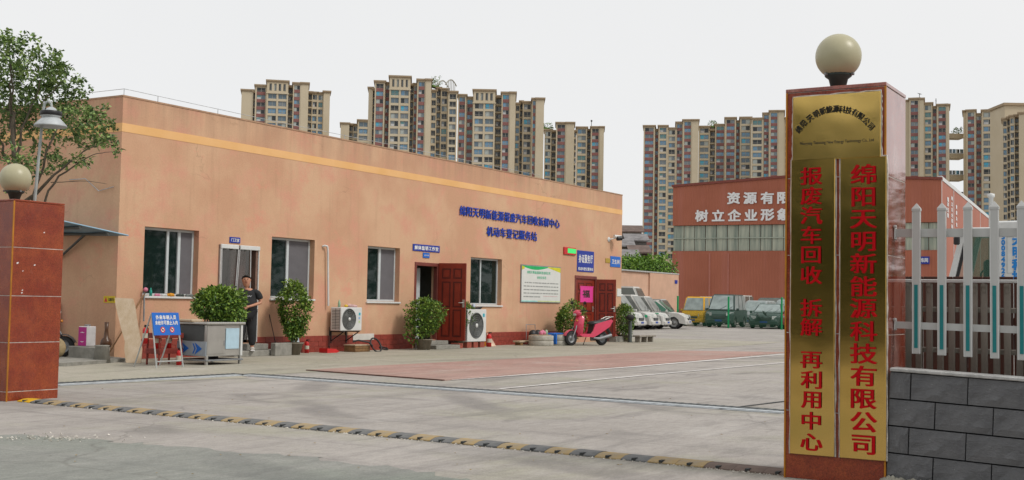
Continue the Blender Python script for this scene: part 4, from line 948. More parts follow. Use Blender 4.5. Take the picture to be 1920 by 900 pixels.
for y in (.22, .58):
    q.prism([(-.007, y-.10, .32), (-.007, y+.10, .44), (-.007, y+.04, .32), (-.007, y+.10, .20)], (.003, 0, 0)); q.prism([(-.007, y+.13, .42), (-.007, y+.16, .42), (-.007, y+.11, .32), (-.007, y+.16, .22), (-.007, y+.13, .22), (-.007, y+.07, .32)], (.003, 0, 0))
q.build('blue_chevron', M_blueL, ct)
q = MB(); q.bbox((-.02, -.02, .08), (Wc+.02, Dc, .11), .004); q.build('lower_shelf', M_grey, ct)
q = MB(); q.bbox((17.0, 17.55, Hc+.001), (17.3, 18.15, Hc+.05), .01); tag(q.build('wood_plank', M_wood), 'short pale plank lying on the left end of the steel cart', 'plank')
q = MB(); q.tube([(17.5, 17.6, .12), (17.62, 17.55, .16), (17.75, 17.6, .13)], .045, 8); tag(q.build('black_shoe', M_black), 'black shoe lying on the shelf under the cart', 'shoe')

# A-frame notice
af = empty('folding_sign', 'blue folding sign with white writing and two prohibition marks before the cart', 'sign', (15.75, 17.2, 0))
Wa = .62; za, zb2 = .60, 1.0
def fr_pt(x, z): return V((x, -.10+.20*z, z))
q = MB()
for x in (0, Wa): q.tube([fr_pt(x*1.06-.02, 0), fr_pt(x, 1.0)], .016, 6)
q.tube([fr_pt(0, .12), fr_pt(Wa, .12)], .014, 6); q.tube([fr_pt(0, 1.0), fr_pt(Wa, 1.0)], .014, 6); q.build('front_frame', mat('pale_tube', (.45, .46, .45), .4, .1, metal=.3), af)
q = MB()
for x in (0, Wa): q.tube([(x, .30-.20*.0+.22, 0), (x, .11, 1.0)], .016, 6)
q.build('rear_frame', MATS['pale_tube'], af)
nrm = V((0, -1, .2)).normalized(); upv = V((0, .2, 1)).normalized()
A_ = [fr_pt(-.02, za)+nrm*.02, fr_pt(Wa+.02, za)+nrm*.02, fr_pt(Wa+.02, 1.02)+nrm*.02, fr_pt(-.02, 1.02)+nrm*.02]
q = MB(); q.prism(A_, nrm*.012); q.build('board', M_blueL, af)
q = MB()
for tx, z, cw in (('外来车辆人员', .93, .085), ('未经许可禁止入内', .83, .070)):
    for i, ch in enumerate(tx): put_text(q, ch, fr_pt(Wa/2+(i-(len(tx)-1)/2)*cw, z)+nrm*.0335, (1, 0, 0), upv, cw*.92, .085, .07, .05)
q.build('lettering', M_wtxt, af, fixn=False)
for x in (.2, .43):
    q = MB(); c = fr_pt(x, .70)+nrm*.034
    q.lathe([(0, 0), (.052, 0)], c, nrm, 18); q.lathe([(.04, .002), (.058, .002)], c, nrm, 18, 1); q.tube([c+V((-.03, 0, .03))+nrm*.004, c+V((.03, 0, -.03))+nrm*.004], .006, 5, 1); q.box(c+V((-.02, -.006, -.015)), c+V((.02, -.003, .012)), 2)
    q.build('prohibition_mark', [M_wtxt, M_red, M_blk], af, fixn=False)

def extinguisher(label, loc, h=.42, r_=.06, rz=0, m=M_red):
    e = empty('fire_extinguisher', label, 'extinguisher', loc, rz); q = MB(); q.lathe([(0, 0), (r_, 0), (r_, h*.72), (r_*.8, h*.82), (r_*.3, h*.86), (r_*.3, h*.9), (0, h*.9)], n=16); q.build('cylinder', m, e)
    q = MB(); q.lathe([(r_*1.01, h*.3), (r_*1.01, h*.55)], n=16); q.build('label_band', mat('cream_label', (.55, .50, .40), .6), e, fixn=False)
    q = MB(); q.bbox((-.02, -.02, h*.89), (.02, .02, h*.95), .004); q.bbox((-.015, -.09, h*.95), (.015, .02, h), .004); q.tube([(.02, 0, h*.92), (.07, 0, h*.8), (.08, 0, h*.4)], .01, 6); q.build('valve_and_hose', M_black, e); return e
# red shelf behind the sign
fs = empty('red_stand', 'dark red two-tier stand with extinguishers behind the blue folding sign', 'stand', (16.38, 17.75, 0))
for z in (.22, .52):
    q = MB(); q.bbox((0, 0, z), (.62, .38, z+.10), .006); q.build('tray', mat('dull_red_paint', (.20, .03, .02), .6, .25), fs)
for x, y in ((.02, .02), (.58, .02), (.02, .35), (.58, .35)): q = MB(); q.bbox((x, y, 0), (x+.03, y+.03, .62), .003); q.build('post', MATS['dull_red_paint'], fs)
extinguisher('red fire extinguisher standing on the dark red stand, left one', (16.5, 17.92, .32), .36, .055)
extinguisher('red fire extinguisher with cream band on the dark red stand, right one', (16.8, 17.95, .32), .34, .055)
extinguisher('red fire extinguisher on the ground in front of the dark red stand', (16.75, 17.6, 0), .34, .05)
q = extinguisher('red fire extinguisher hanging on the left end of the stand', (16.2, 17.95, .42), .36, .05)
q = MB(); q.tube([(16.6, 19.55, 0), (17.9, 19.84, 1.45)], .014, 6); tag(q.build('wooden_pole', M_wood2), 'thin dark pole leaning on the wall left of the first window', 'pole')
q = MB(); q.tube([(17.80, 19.78, .8), (17.84, 19.84, 1.45)], .02, 6); q.sphere((17.84, 19.80, 1.47), .05, 8, 6, 1); tag(q.build('pink_mop', [M_grey, mat('pink_cloth', (.6, .2, .3), .8)]), 'upside-down mop with pink head at the corner of the first window', 'mop')

# things on the window sill
for i, (px, h, wd, m, nm, lb) in enumerate([(283, .14, .05, mat('teal_bottle', (.02, .35, .26), .3), 'bottle', 'teal bottle on the first window sill'), (296, .05, .12, mat('pink_cloth', (.6, .2, .3)), 'folded_cloth', 'pink folded cloth on the first window sill'),
        (308, .05, .10, mat('white_cloth', (.6, .6, .58)), 'folded_cloth', 'white crumpled cloth on the first window sill'), (320, .07, .12, mat('orange_packet', (.65, .28, .02)), 'packet', 'orange packet on the first window sill'),
        (338, .06, .16, mat('dark_gloves', (.06, .07, .06)), 'work_gloves', 'dark work gloves on the right of the first window sill'), (355, .06, .14, mat('grey_gloves', (.14, .15, .14)), 'work_gloves', 'grey work gloves at the right end of the first window sill')]):
    c = ypl(px, 553, YW-.02); q = MB()
    if nm == 'bottle': q.lathe([(0, 0), (wd*.6, 0), (wd*.6, h*.8), (wd*.25, h), (wd*.25, h*1.25), (0, h*1.25)], (c.x, YW-.01, 1.337), n=12)
    else:
        for k in range(4): q.sphere((c.x+(k-1.5)*wd*.28, YW-.01+rnd.uniform(-.02, .02), 1.34+h*.4), h*.62, 9, 6, 0, (1.1, 1, .7+rnd.random()*.4))
    tag(q.build(nm, m), lb, nm.replace('_', ' '))

# leaning plywood board with wavy edge
wbd = empty('plywood_board', 'tall wavy-edged plywood board leaning at the building corner', 'board', (15.85, 18.3, 0))
q = MB(); Lb, Rb = [], []
b0 = gp(236, 681); b1_ = gp(264, 681); tl_, tr_ = dist(215, 558, b0.dot(HF)+.9), dist(250, 559, b0.dot(HF)+.9)
dd = .9
def bp(px, py):
    t = (680-py)/122; return dist(px, py, b0.dot(HF)+dd*t)
Lp = [(236, 680), (233, 655), (234, 640), (228, 620), (222, 595), (217, 575), (215, 558)]; Rp = [(264, 681), (266, 655), (263, 635), (258, 610), (255, 590), (253, 575), (249, 560)]
vsb = [bp(*p_) for p_ in Lp]+[bp(*p_) for p_ in Rp]; n_ = len(Lp); off = HF*.035
q.add(vsb+[v+off for v in vsb], [(i, n_+i, n_+i+1, i+1) for i in range(n_-1)]+[(2*n_+i, 2*n_+i+1, 3*n_+i+1, 3*n_+i) for i in range(n_-1)]+[(i, i+1, 2*n_+i+1, 2*n_+i) for i in range(n_-1)]+[(n_+i, 3*n_+i, 3*n_+i+1, n_+i+1) for i in range(n_-1)]+[(0, 2*n_, 3*n_, n_), (n_-1, 2*n_-1, 4*n_-1, 3*n_-1)])
wb(q, 'board', M_wood, wbd)
bpy.data.objects.remove(wbd); o = [x for x in COL.objects if x.name.startswith('board') and x.data and len(x.data.vertices) == 4*n_][0]
o.parent = None; o.location = (0, 0, 0); o.name = 'plywood_board'; tag(o, 'tall wavy-edged plywood board leaning at the building corner', 'board')
# concrete blocks, pink tin, jug, bucket
c1, c2 = gp(163, 672), gp(206, 678)
def atg(px, py, z=0): return gp(px, py, z)
q = MB(); a = V((16.28, 19.45, 0)); q.bbox((a.x, a.y, 0), (a.x+.38, a.y+.8, .30), .015); q.build('concrete_block', M_concb); tag(COL.objects[-1], 'long grey concrete block carrying the pink tin', 'block')
q = MB(); q.lathe([(0, 0), (.17, 0), (.13, .32), (.14, .33), (.14, .35), (0, .35)], (16.2, 19.15, 0), n=16); tag(q.build('concrete_footing_cone', M_concb), 'round grey concrete cone beside the leaning plywood board', 'footing')
tn = empty('paint_tin', 'square magenta and white tin standing on the concrete block', 'tin', (16.33, 19.78, .302)); q = MB(); q.bbox((0, 0, 0), (.24, .24, .40), .012); q.build('body', mat('pale_tin', (.52, .50, .50), .35, .1), tn)
q = MB(); q.box((-.003, .0, .01), (-.0005, .235, .385)); q.build('magenta_face', mat('magenta_print', (.42, .01, .20), .4), tn); q = MB(); q.lathe([(0, 0), (.04, 0), (.04, .02), (0, .02)], (.12, .12, .40), n=12); q.tube([(.05, .12, .40), (.05, .12, .43), (.19, .12, .43), (.19, .12, .40)], .007, 5); q.build('cap_and_handle', M_grey, tn)
q = MB()
for z, w_ in ((.27, .06), (.28, .02), (.09, .05), (.08, .02)): q.box((-.0045, .12-w_, z), (-.0035, .12+w_, z+.008))
q.build('label_print', M_wtxt, tn)
q = MB(); q.lathe([(0, 0), (.09, 0), (.115, .06), (.10, .14), (.05, .20), (.035, .34), (.045, .5), (.0, .5)], (16.42, 19.3, .30), n=16); tag(q.build('brown_jug', mat('brown_glaze', (.07, .03, .012), .3)), 'dark brown jug wedged behind the plywood board', 'jug')
q = MB(); q.lathe([(0, -.05), (.19, -.05), (.21, 0), (.20, .05), (.08, .09), (.07, .15), (0, .16)], (15.85, 20.1, .27), (-.8, -.55, .1), 18); tag(q.build('wheel_hub', mat('tan_hub', (.28, .21, .11), .7, .3, 9)), 'tan round hub lying on the kerb slab by the dark scooter', 'hub')
q = MB(); q.prism([(16.9, 21.6, .3), (16.9, 22.3, .3), (17.08, 22.3, 1.15), (17.08, 21.6, 1.15)], (.03, 0, 0)); tag(q.build('brown_board', mat('brown_red_board', (.14, .045, .03), .7, .2)), 'brown board leaning on the side wall behind the dark scooter', 'board')

# cooling units
def ac(label, loc, W_, H_, D_, fan_u, decals, back=True):
    e = empty('air_conditioner', label, 'air conditioner', loc); q = MB(); q.bbox((0, 0, 0), (W_, D_, H_), .015); q.build('casing', M_white, e)
    R = min(H_*.44, W_*.36); c = V((W_*fan_u, -.004, H_*.5))
    q = MB(); q.lathe([(0, .0), (R, .0), (R, .006), (R*1.04, .006), (R*1.04, -.005)], c, (0, -1, 0), 28); q.build('fan_recess', M_grille, e, fixn=False)
    q = MB()
    for k in range(1, 7):
        rr_ = R*k/6; q.lathe([(rr_-.004, .014), (rr_, .019), (rr_+.004, .014)], c, (0, -1, 0), 28)
    for k in range(12): t = k*math.pi/6; q.tube([c+V((math.cos(t)*R*.15, -.012, math.sin(t)*R*.15)), c+V((math.cos(t)*R, -.012, math.sin(t)*R))], .003, 4)
    q.build('fan_guard', mat('grey_guard', (.20, .21, .20), .5), e, fixn=False)
    q = MB(); q.lathe([(0, .024), (R*.17, .02), (R*.18, .01)], c, (0, -1, 0), 16); q.build('guard_hub', M_white, e, fixn=False)
    q = MB()
    for k in range(3): t = k*2.094; q.add([c+V((math.cos(t)*.03, -.004, math.sin(t)*.03)), c+V((math.cos(t)*R*.9, -.008, math.sin(t)*R*.9)), c+V((math.cos(t+.7)*R*.85, -.003, math.sin(t+.7)*R*.85))], [(0, 1, 2)])
    q.build('fan_blades', mat('dark_fan_blade', (.10, .105, .105), .5), e, fixn=False)
    q = MB()
    for k in range(13): q.box((-.006, .04+.0, H_*.08+k*H_*.065), (-.0005, D_-.05, H_*.08+k*H_*.065+.012))
    q.box((-.004, .035, H_*.05), (-.001, .045, H_*.95)); q.box((-.004, D_*.5, H_*.05), (-.001, D_*.5+.01, H_*.95)); q.build('side_louvres', M_grille, e)
    for u, v, s_, m in decals: q = MB(); q.box((W_*u-s_, -.004, H_*v-s_), (W_*u+s_, -.0005, H_*v+s_)); q.build('sticker', m, e)
    return e
St1, St2, St3 = mat('cyan_sticker', (.02, .35, .45), .5), mat('pale_blue_sticker', (.25, .40, .65), .5), mat('lime_sticker', (.45, .58, .25), .5)
a = ypl(612, 616, YW-.42); e = ac('white wall-mounted cooling unit with stickers right of the tall shrub', (23.95, YW-.44, .545), .86, .60, .34, .38, [(.88, .72, .035, St1), (.87, .55, .03, St2), (.87, .38, .025, St3)])
bk = empty('wall_bracket', 'black steel brackets under the wall-mounted cooling unit', 'bracket', (23.95, YW, .54))
for x in (.1, .72): q = MB(); q.bbox((x, -.46, -.03), (x+.04, -.001, -.002), .003); q.bbox((x, -.04, -.32), (x+.04, -.0015, -.03), .003); q.tube([(x+.02, -.42, -.03), (x+.02, -.04, -.26)], .014, 6); q.build('arm', M_black, bk)
q = MB(); q.tube([(.02, -.06, .1), (.0, -.07, -.2), (.03, -.06, -.5)], .012, 6); q.build('hose', M_black, bk)
AX = ypl(877, 600, YW-.75).x
e = ac('taller white cooling unit on red bricks right of the open door', (AX, YW-.75, .18), 1.02, .95, .36, .46, [(.85, .82, .05, St1)])
for i, x in enumerate((AX+.03, AX+.38, AX+.74)):
    q = MB(); q.bbox((0, 0, 0), (.24, .34, .175), .01); o = q.build('brick_support', M_brick, None, V((x, YW-.73, 0))); tag(o, ['red brick block under the left end of the taller cooling unit', 'red brick block under the middle of the taller cooling unit', 'red brick block under the right end of the taller cooling unit'][i], 'brick', 'brick blocks under the cooling unit')
def small(nm, lab, cat, m, f): q = MB(); f(q); return tag(q.build(nm, m), lab, cat)
z1 = .545+.602
small('bottle', 'pale green bottle standing on the wall-mounted cooling unit', 'bottle', mat('pale_green_bottle', (.30, .45, .30), .3), lambda q: q.lathe([(0, 0), (.035, 0), (.035, .12), (.015, .16), (.015, .19), (0, .19)], (24.1, YW-.25, z1), n=12))
small('yellow_packet', 'small yellow packet on the wall-mounted cooling unit', 'packet', mat('yellow_packet', (.62, .42, .03), .5), lambda q: q.sphere((24.32, YW-.3, z1+.035), .06, 10, 6, 0, (1, .8, .6)))
small('crumpled_cloth', 'pink and grey crumpled cloth on the wall-mounted cooling unit', 'cloth', mat('pink_grey_cloth', (.50, .33, .32), .9, .3, 9), lambda q: [q.sphere((24.45+.07*k, YW-.28, z1+.04-.004*k), .07-.004*k, 10, 7, 0, (1, 1, .75)) for k in range(5)])
z2 = .18+.952
small('can', 'small blue and red can on the taller cooling unit', 'can', mat('can_blue', (.05, .08, .35), .3), lambda q: q.lathe([(0, 0), (.04, 0), (.04, .14), (0, .14)], (AX+.2, YW-.55, z2), n=12))
small('can', 'pale blue can behind the dark tools on the taller cooling unit', 'can', mat('can_pale', (.4, .45, .55), .3), lambda q: q.lathe([(0, 0), (.05, 0), (.05, .16), (0, .16)], (AX+.6, YW-.55, z2), n=12))
small('hand_tools', 'dark tools lying on the taller cooling unit', 'tools', M_black, lambda q: (q.tube([(AX+.45, YW-.6, z2+.03), (AX+.88, YW-.62, z2+.03)], .03, 6), q.tube([(AX+.7, YW-.55, z2+.03), (AX+.85, YW-.7, z2+.06)], .025, 6)))
# ground clutter left to right
small('pale_board', 'pale blue board standing on the ground behind the tall potted shrub', 'board', mat('pale_blue_board', (.42, .50, .55), .6), lambda q: q.prism([(22.45, 19.72, 0), (22.75, 19.72, 0), (22.72, 19.82, .68), (22.6, 19.82, .68)], (0, .03, 0)))
q = MB(); q.bbox((21.15, 19.1, 0), (21.72, 19.25, .30), .01); tag(q.build('concrete_block', M_concb), 'grey concrete block left of the tall potted shrub', 'block')
small('broom_stick', 'thin dark stick leaning on the wall near the steps', 'stick', M_black, lambda q: q.tube([(21.80, 19.6, 0), (21.76, YW-.02, .95)], .010, 6))
extinguisher('small red fire extinguisher at the foot of the wall beside the tall shrub', (22.95, 19.7, 0), .34, .055)
q = MB(); q.prism([(0, 0, 0), (.34, 0, 0), (.48, 0, .03), (.34, 0, .10), (0, 0, .12)], (0, .26, 0)); o = q.build('red_dustpan', M_red, None, V((23.35, 19.38, 0))); tag(o, 'bright red plastic dustpan on the concrete', 'dustpan')
cb = empty('wooden_crate', 'low brown wooden box on the concrete beside a black hose', 'crate', (24.35, 19.3, 0)); q = MB(); q.bbox((0, 0, 0), (.62, .36, .16), .008); q.build('box', M_wood2, cb)
q = MB(); q.bbox((-.01, -.01, .165), (.63, .37, .19), .004); q.build('lid', M_wood, cb); q = MB(); q.bbox((0, -.012, .03), (.62, -.001, .07), .003); q.bbox((0, -.012, .10), (.62, -.001, .14), .003); q.build('slat', M_wood2, cb)
def coil(q, c, R, r_, n=3, tilt=.5):
    P = []
    for k in range(24*n+1): t = k*math.pi/12; rr_ = R*(1+.04*math.sin(t*1.3)); P.append(V(c)+V((math.cos(t)*rr_, math.sin(t)*rr_*math.cos(tilt), math.sin(t)*rr_*math.sin(tilt)+.006*t/3)))
    q.tube(P, r_, 6)
small('rubber_hose', 'black rubber hose looped beside the wooden box', 'hose', M_black, lambda q: (coil(q, (25.15, 19.25, .16), .20, .02, 2, 1.1), q.tube([(24.95, 19.2, .15), (24.85, 19.25, .25), (24.6, 19.4, .30), (24.5, 19.5, .26)], .022, 6)))
small('wire_coil', 'small dark coil of wire by the plinth', 'coil', M_black, lambda q: coil(q, (25.95, 19.6, .05), .12, .015, 2, .3))
q = MB(); q.bbox((28.95, 19.15, 0), (29.15, 19.45, .15), .01); tag(q.build('brick', M_brick), 'loose red brick on the ground under the open red door', 'brick')
FXX = ypl(920, 640, 19.5).x
small('orange_tool', 'orange handled tool standing right of the taller cooling unit', 'tool', mat('orange_plastic', (.65, .25, .01), .5), lambda q: (q.tube([(FXX-.0, YW-.2, .0), (FXX+.05, YW-.1, .62)], .035, 7), q.tube([(FXX+.03, YW-.12, .45), (FXX+.05, YW-.1, .66)], .06, 7)))
extinguisher('slim red fire extinguisher right of the taller cooling unit', (ypl(917, 640, 19.35).x, 19.35, 0), .45, .075)
small('folded_flag', 'orange and white striped bag leaning on the wall', 'bag', mat('orange_white_bag', (.62, .45, .34), .8, .3, 8), lambda q: q.prism([(FXX, 19.5, 0), (FXX+.32, 19.5, 0), (FXX+.17, 19.6, .28), (FXX, 19.65, .42)], (0, .06, 0)))
sk = empty('low_plank_bench', 'long low plank on two short timbers along the wall', 'plank', (32.7, 19.35, 0)); q = MB(); q.bbox((0, 0, .10), (1.7, .26, .15), .006); q.build('plank', M_wood, sk)
for x in (.1, 1.45): q = MB(); q.bbox((x, .02, 0), (x+.14, .24, .099), .006); q.build('timber', M_wood2, sk)
tg = empty('black_sack_trolley', 'small trolley holding two black rubber sacks against the wall', 'trolley', (33.75, 19.45, .15))
for x in (.12, .44): q = MB(); q.sphere((x, .1, .16), .17, 14, 9, 0, (.95, .8, 1.05)); q.build('sack', M_black, tg)
q = MB(); q.tube([(-.02, .26, 0), (-.02, .28, .50), (.56, .28, .50), (.56, .26, 0)], .012, 6); q.build('handle', M_grey, tg)
def ring(lab, x, y, R): 
    e = empty('concrete_ring', lab, 'ring', (x, y, 0))
    for k in range(2): q = MB(); q.lathe([(R*.8, .02), (R*.97, .0), (R, .02), (R, .14), (R*.97, .16), (R*.8, .16), (R*.8, .02)], (0, 0, k*.165), n=28); q.build('ring', mat('pale_concrete_ring', (.40, .38, .33), .9, .2, 6, .3), e)
    q = MB(); q.lathe([(0, 0), (R*.82, 0), (R*.82, .02), (0, .02)], (0, 0, .325), n=28); q.build('lid', M_wood, e)
ring('left of two stacked concrete rings by the scooter', 33.35, 18.95, .40); ring('right of two stacked concrete rings, under a blue sheet', 34.25, 18.85, .38)
small('blue_sheet', 'folded blue plastic sheet lying on the right concrete ring', 'sheet', M_blueL, lambda q: (q.bbox((33.75, 18.7, .35), (34.4, 19.0, .40), .01), q.bbox((33.72, 18.6, .05), (33.78, 18.95, .38), .008)))
small('pink_bag', 'small pink and white bag on the left concrete ring', 'bag', mat('pink_cloth', (.6, .2, .3)), lambda q: [q.sphere((33.35+.1*k, 18.95, .40+.03*(k % 2)), .07, 9, 6) for k in range(3)])
small('green_bottle', 'green topped bottle on the left concrete ring', 'bottle', mat('pale_green_bottle', (.30, .45, .30)), lambda q: q.lathe([(0, 0), (.05, 0), (.05, .12), (.02, .16), (0, .16)], (33.6, 18.9, .345), n=10))
bl = empty('black_bollard', 'thin dark steel post with a round head near the building corner', 'bollard', (39.5, 18.75, 0)); q = MB(); q.lathe([(0, 0), (.10, 0), (.10, .02), (.07, .03), (.07, .78), (.0, .78)], n=12); q.build('post', mat('dark_green_steel', (.035, .045, .04), .5), bl); q = MB(); q.sphere((0, 0, .9), .16, 14, 9, 0, (1, 1, .7)); q.build('head', M_rubber, bl)
bn = empty('low_bench', 'low dark wooden bench on short legs beside the dark post', 'bench', (39.6, 18.5, 0)); q = MB(); q.bbox((0, -.1, .2), (1.4, .2, .26), .01); q.build('seat', M_slat, bn)
for x in (.1, .65, 1.2): q = MB(); q.bbox((x, -.05, 0), (x+.08, .15, .199), .005); q.build('leg', M_slat, bn)
q = MB(); q.bbox((39.3, 19.2, 0), (39.9, 19.5, .2), .01); tag(q.build('concrete_block', M_concb), 'grey block under the slim shrub at the far corner', 'block')

# ================================================================= PERSON
def skin(name, nodes, edges, m, parent, sub=2, flat=None):
    me = bpy.data.meshes.new(name); ks = list(nodes); me.from_pydata([nodes[k][0] for k in ks], [(ks.index(a), ks.index(b)) for a, b in edges], [])
    o = bpy.data.objects.new(name, me); COL.objects.link(o); md = o.modifiers.new('s', 'SKIN'); md.use_smooth_shade = True; md.branch_smoothing = .5
    for i, k in enumerate(ks):
        r_ = nodes[k][1]; me.skin_vertices[0].data[i].radius = r_ if isinstance(r_, tuple) else (r_, r_)
    me.skin_vertices[0].data[0].use_root = True
    s_ = o.modifiers.new('u', 'SUBSURF'); s_.levels = s_.render_levels = sub
    dg = bpy.context.evaluated_depsgraph_get(); dg.update(); m2 = bpy.data.meshes.new_from_object(o.evaluated_get(dg)); bpy.data.objects.remove(o)
    m2.name = name; m2.materials.clear(); m2.materials.append(m)
    for p_ in m2.polygons: p_.use_smooth = True
    return link(name, m2, parent)
M_skin = mat('tanned_skin', (.47, .23, .145), .55, .08, 12); M_shirt = mat('black_tshirt', (.018, .019, .021), .85, .2, 14, .2); M_trous = mat('charcoal_trousers', (.022, .023, .026), .85, .2, 10, .2)
M_hair = mat('black_hair', (.012, .011, .010), .6)
pf = gp(474, 655, .13)
pe = empty('person', 'person in black t-shirt and dark trousers leaning in the doorway behind the shrub', 'person', (20.55, 19.44, .131), math.radians(-48)); pe.scale = (1.12, 1.12, 1.0)
# local: faces -y, x to the person's left (image right)
sc_ = 1.0
Nn = {'pelvis': ((0, 0, .90), (.13, .10)), 'belly': ((.01, -.015, 1.05), (.14, .11)), 'chest': ((.02, 0, 1.22), (.15, .10)), 'neck0': ((.0, -.005, 1.38), (.075, .07)), 'neck': ((-.02, -.015, 1.455), (.064, .062)), 'jaw': ((-.035, -.03, 1.53), (.076, .080)), 'head': ((-.04, -.02, 1.615), (.092, .102)), 'crown': ((-.042, -.012, 1.68), (.074, .084)),
      'shL': ((.20, 0, 1.33), .056), 'elL': ((.265, .01, 1.10), .042), 'wrL': ((.06, -.20, 1.02), .029), 'haL': ((.0, -.235, .995), (.038, .022)),
      'shR': ((-.19, 0, 1.33), .056), 'elR': ((-.27, -.04, 1.15), .042), 'wrR': ((-.36, -.23, 1.19), .029), 'haR': ((-.38, -.29, 1.215), (.038, .022)),
      'hipL': ((.09, .0, .84), .095), 'knL': ((.10, -.03, .47), .062), 'anL': ((.11, .02, .085), .040), 'toL': ((.125, -.13, .035), .036),
      'hipR': ((-.09, .0, .84), .095), 'knR': ((-.11, -.06, .47), .062), 'anR': ((-.15, .08, .085), .040), 'toR': ((-.19, -.06, .035), .036)}
E_ = [('pelvis', 'belly'), ('belly', 'chest'), ('chest', 'neck0'), ('neck0', 'neck'), ('neck', 'jaw'), ('jaw', 'head'), ('head', 'crown'), ('neck0', 'shL'), ('shL', 'elL'), ('elL', 'wrL'), ('wrL', 'haL'), ('neck0', 'shR'), ('shR', 'elR'), ('elR', 'wrR'), ('wrR', 'haR'),
      ('pelvis', 'hipL'), ('hipL', 'knL'), ('knL', 'anL'), ('anL', 'toL'), ('pelvis', 'hipR'), ('hipR', 'knR'), ('knR', 'anR'), ('anR', 'toR')]
for s_, hx, dirx, dirz in (('L', V((0, -.235, .995)), V((-.75, -.55, -.30)), 1), ('R', V((-.38, -.29, 1.215)), V((-.35, -.85, -.1)), 1)):
    d = dirx.normalized(); sd_ = d.cross(V((0, 0, 1))).normalized(); upx = sd_.cross(d)
    for k in range(4):
        a = hx+d*.035+upx*(.027-.018*k); L1 = (.042, .048, .044, .034)[k]
        b = a+d*L1-sd_*.006; c = b+d*L1*.6+sd_*.022*(1 if s_ == 'R' else -1)*.7; Nn[f'f{s_}{k}a'] = (tuple(a), .0095); Nn[f'f{s_}{k}b'] = (tuple(b), .0085); Nn[f'f{s_}{k}c'] = (tuple(c), .0075)
        E_ += [('ha'+s_, f'f{s_}{k}a'), (f'f{s_}{k}a', f'f{s_}{k}b'), (f'f{s_}{k}b', f'f{s_}{k}c')]
    t1 = hx+d*.0+upx*.036+sd_*.01; t2 = t1+d*.035+upx*.016; Nn[f't{s_}a'] = (tuple(t1), .011); Nn[f't{s_}b'] = (tuple(t2), .009); E_ += [('ha'+s_, f't{s_}a'), (f't{s_}a', f't{s_}b')]
skin('body', Nn, E_, M_skin, pe)
SH = {k: (Nn[k][0], tuple(x+.018 for x in (Nn[k][1] if isinstance(Nn[k][1], tuple) else (Nn[k][1],)*2))) for k in ('pelvis', 'belly', 'chest', 'neck0', 'shL', 'shR')}
SH['neck0'] = ((-.005, 0, 1.385), (.105, .095)); SH['pelvis'] = ((0, 0, .80), (.205, .165)); SH['belly'] = ((.01, -.03, 1.03), (.215, .185)); SH['chest'] = ((.01, -.01, 1.24), (.20, .145))
lerp = lambda a, b, t: tuple(V(a).lerp(V(b), t))
SH['slL'] = (lerp(Nn['shL'][0], Nn['elL'][0], .72), (.082, .082)); SH['slR'] = (lerp(Nn['shR'][0], Nn['elR'][0], .72), (.082, .082))
skin('tshirt', SH, [('pelvis', 'belly'), ('belly', 'chest'), ('chest', 'neck0'), ('neck0', 'shL'), ('shL', 'slL'), ('neck0', 'shR'), ('shR', 'slR')], M_shirt, pe)
TR = {'pelvis': ((0, 0, .88), (.185, .145))}
for s_ in 'LR': TR['hip'+s_] = (Nn['hip'+s_][0], .13); TR['kn'+s_] = (Nn['kn'+s_][0], .10); TR['cf'+s_] = (lerp(Nn['kn'+s_][0], Nn['an'+s_][0], .5), .088); TR['an'+s_] = (lerp(Nn['kn'+s_][0], Nn['an'+s_][0], .93), .068)
skin('trousers', TR, [('pelvis', 'hipL'), ('hipL', 'knL'), ('knL', 'cfL'), ('cfL', 'anL'), ('pelvis', 'hipR'), ('hipR', 'knR'), ('knR', 'cfR'), ('cfR', 'anR')], M_trous, pe)
for s_ in 'LR':
    a = V(Nn['an'+s_][0]); t = V(Nn['to'+s_][0]); q = MB(); d = V((t.x-a.x, t.y-a.y, 0)).normalized()
    q.tube([a-d*.05+V((0, 0, -.035)), a+d*.0+V((0, 0, -.03)), a+d*.09+V((0, 0, -.04)), t+d*.03+V((0, 0, -.0))], [.038, .05, .046, .03], 10); q.build('shoe', mat('pale_sneaker', (.50, .47, .43), .7, .1), pe)
    q = MB(); sd_ = V((-d.y, d.x, 0)); q.prism([a-d*.09-sd_*.045+V((0, 0, -.083)), t+d*.07-sd_*.04+V((0, 0, -.033)), t+d*.07+sd_*.04+V((0, 0, -.033)), a-d*.09+sd_*.045+V((0, 0, -.083))], (0, 0, .018)); q.build('sole', M_wtxt, pe)
hd = V((-.04, -.02, 1.62))
q = MB(); r = random.Random(5)
vsn = []; nu, nv = 20, 7
for j in range(nv+1):
    ph_ = j/nv
    for k in range(nu):
        t = 2*math.pi*k/nu; front = max(0, -math.sin(t)); lim = 1.75-.95*front**.7; p_ = ph_*lim
        rr_ = 1.06+r.uniform(-.012, .015); vsn.append(hd+V((0, .012, .012))+V((.090*rr_*math.sin(p_)*math.cos(t), .100*rr_*math.sin(p_)*math.sin(t), .098*rr_*math.cos(p_))))
q.add(vsn, [(j*nu+k, j*nu+(k+1) % nu, (j+1)*nu+(k+1) % nu, (j+1)*nu+k) for j in range(nv) for k in range(nu)], 0, True); q.build('hair', M_hair, pe, fixn=False)
q = MB(); q.tube([hd+V((0, -.085, .015)), hd+V((0, -.108, -.025)), hd+V((0, -.088, -.035))], [.008, .014, .012], 8); q.build('nose', M_skin, pe)
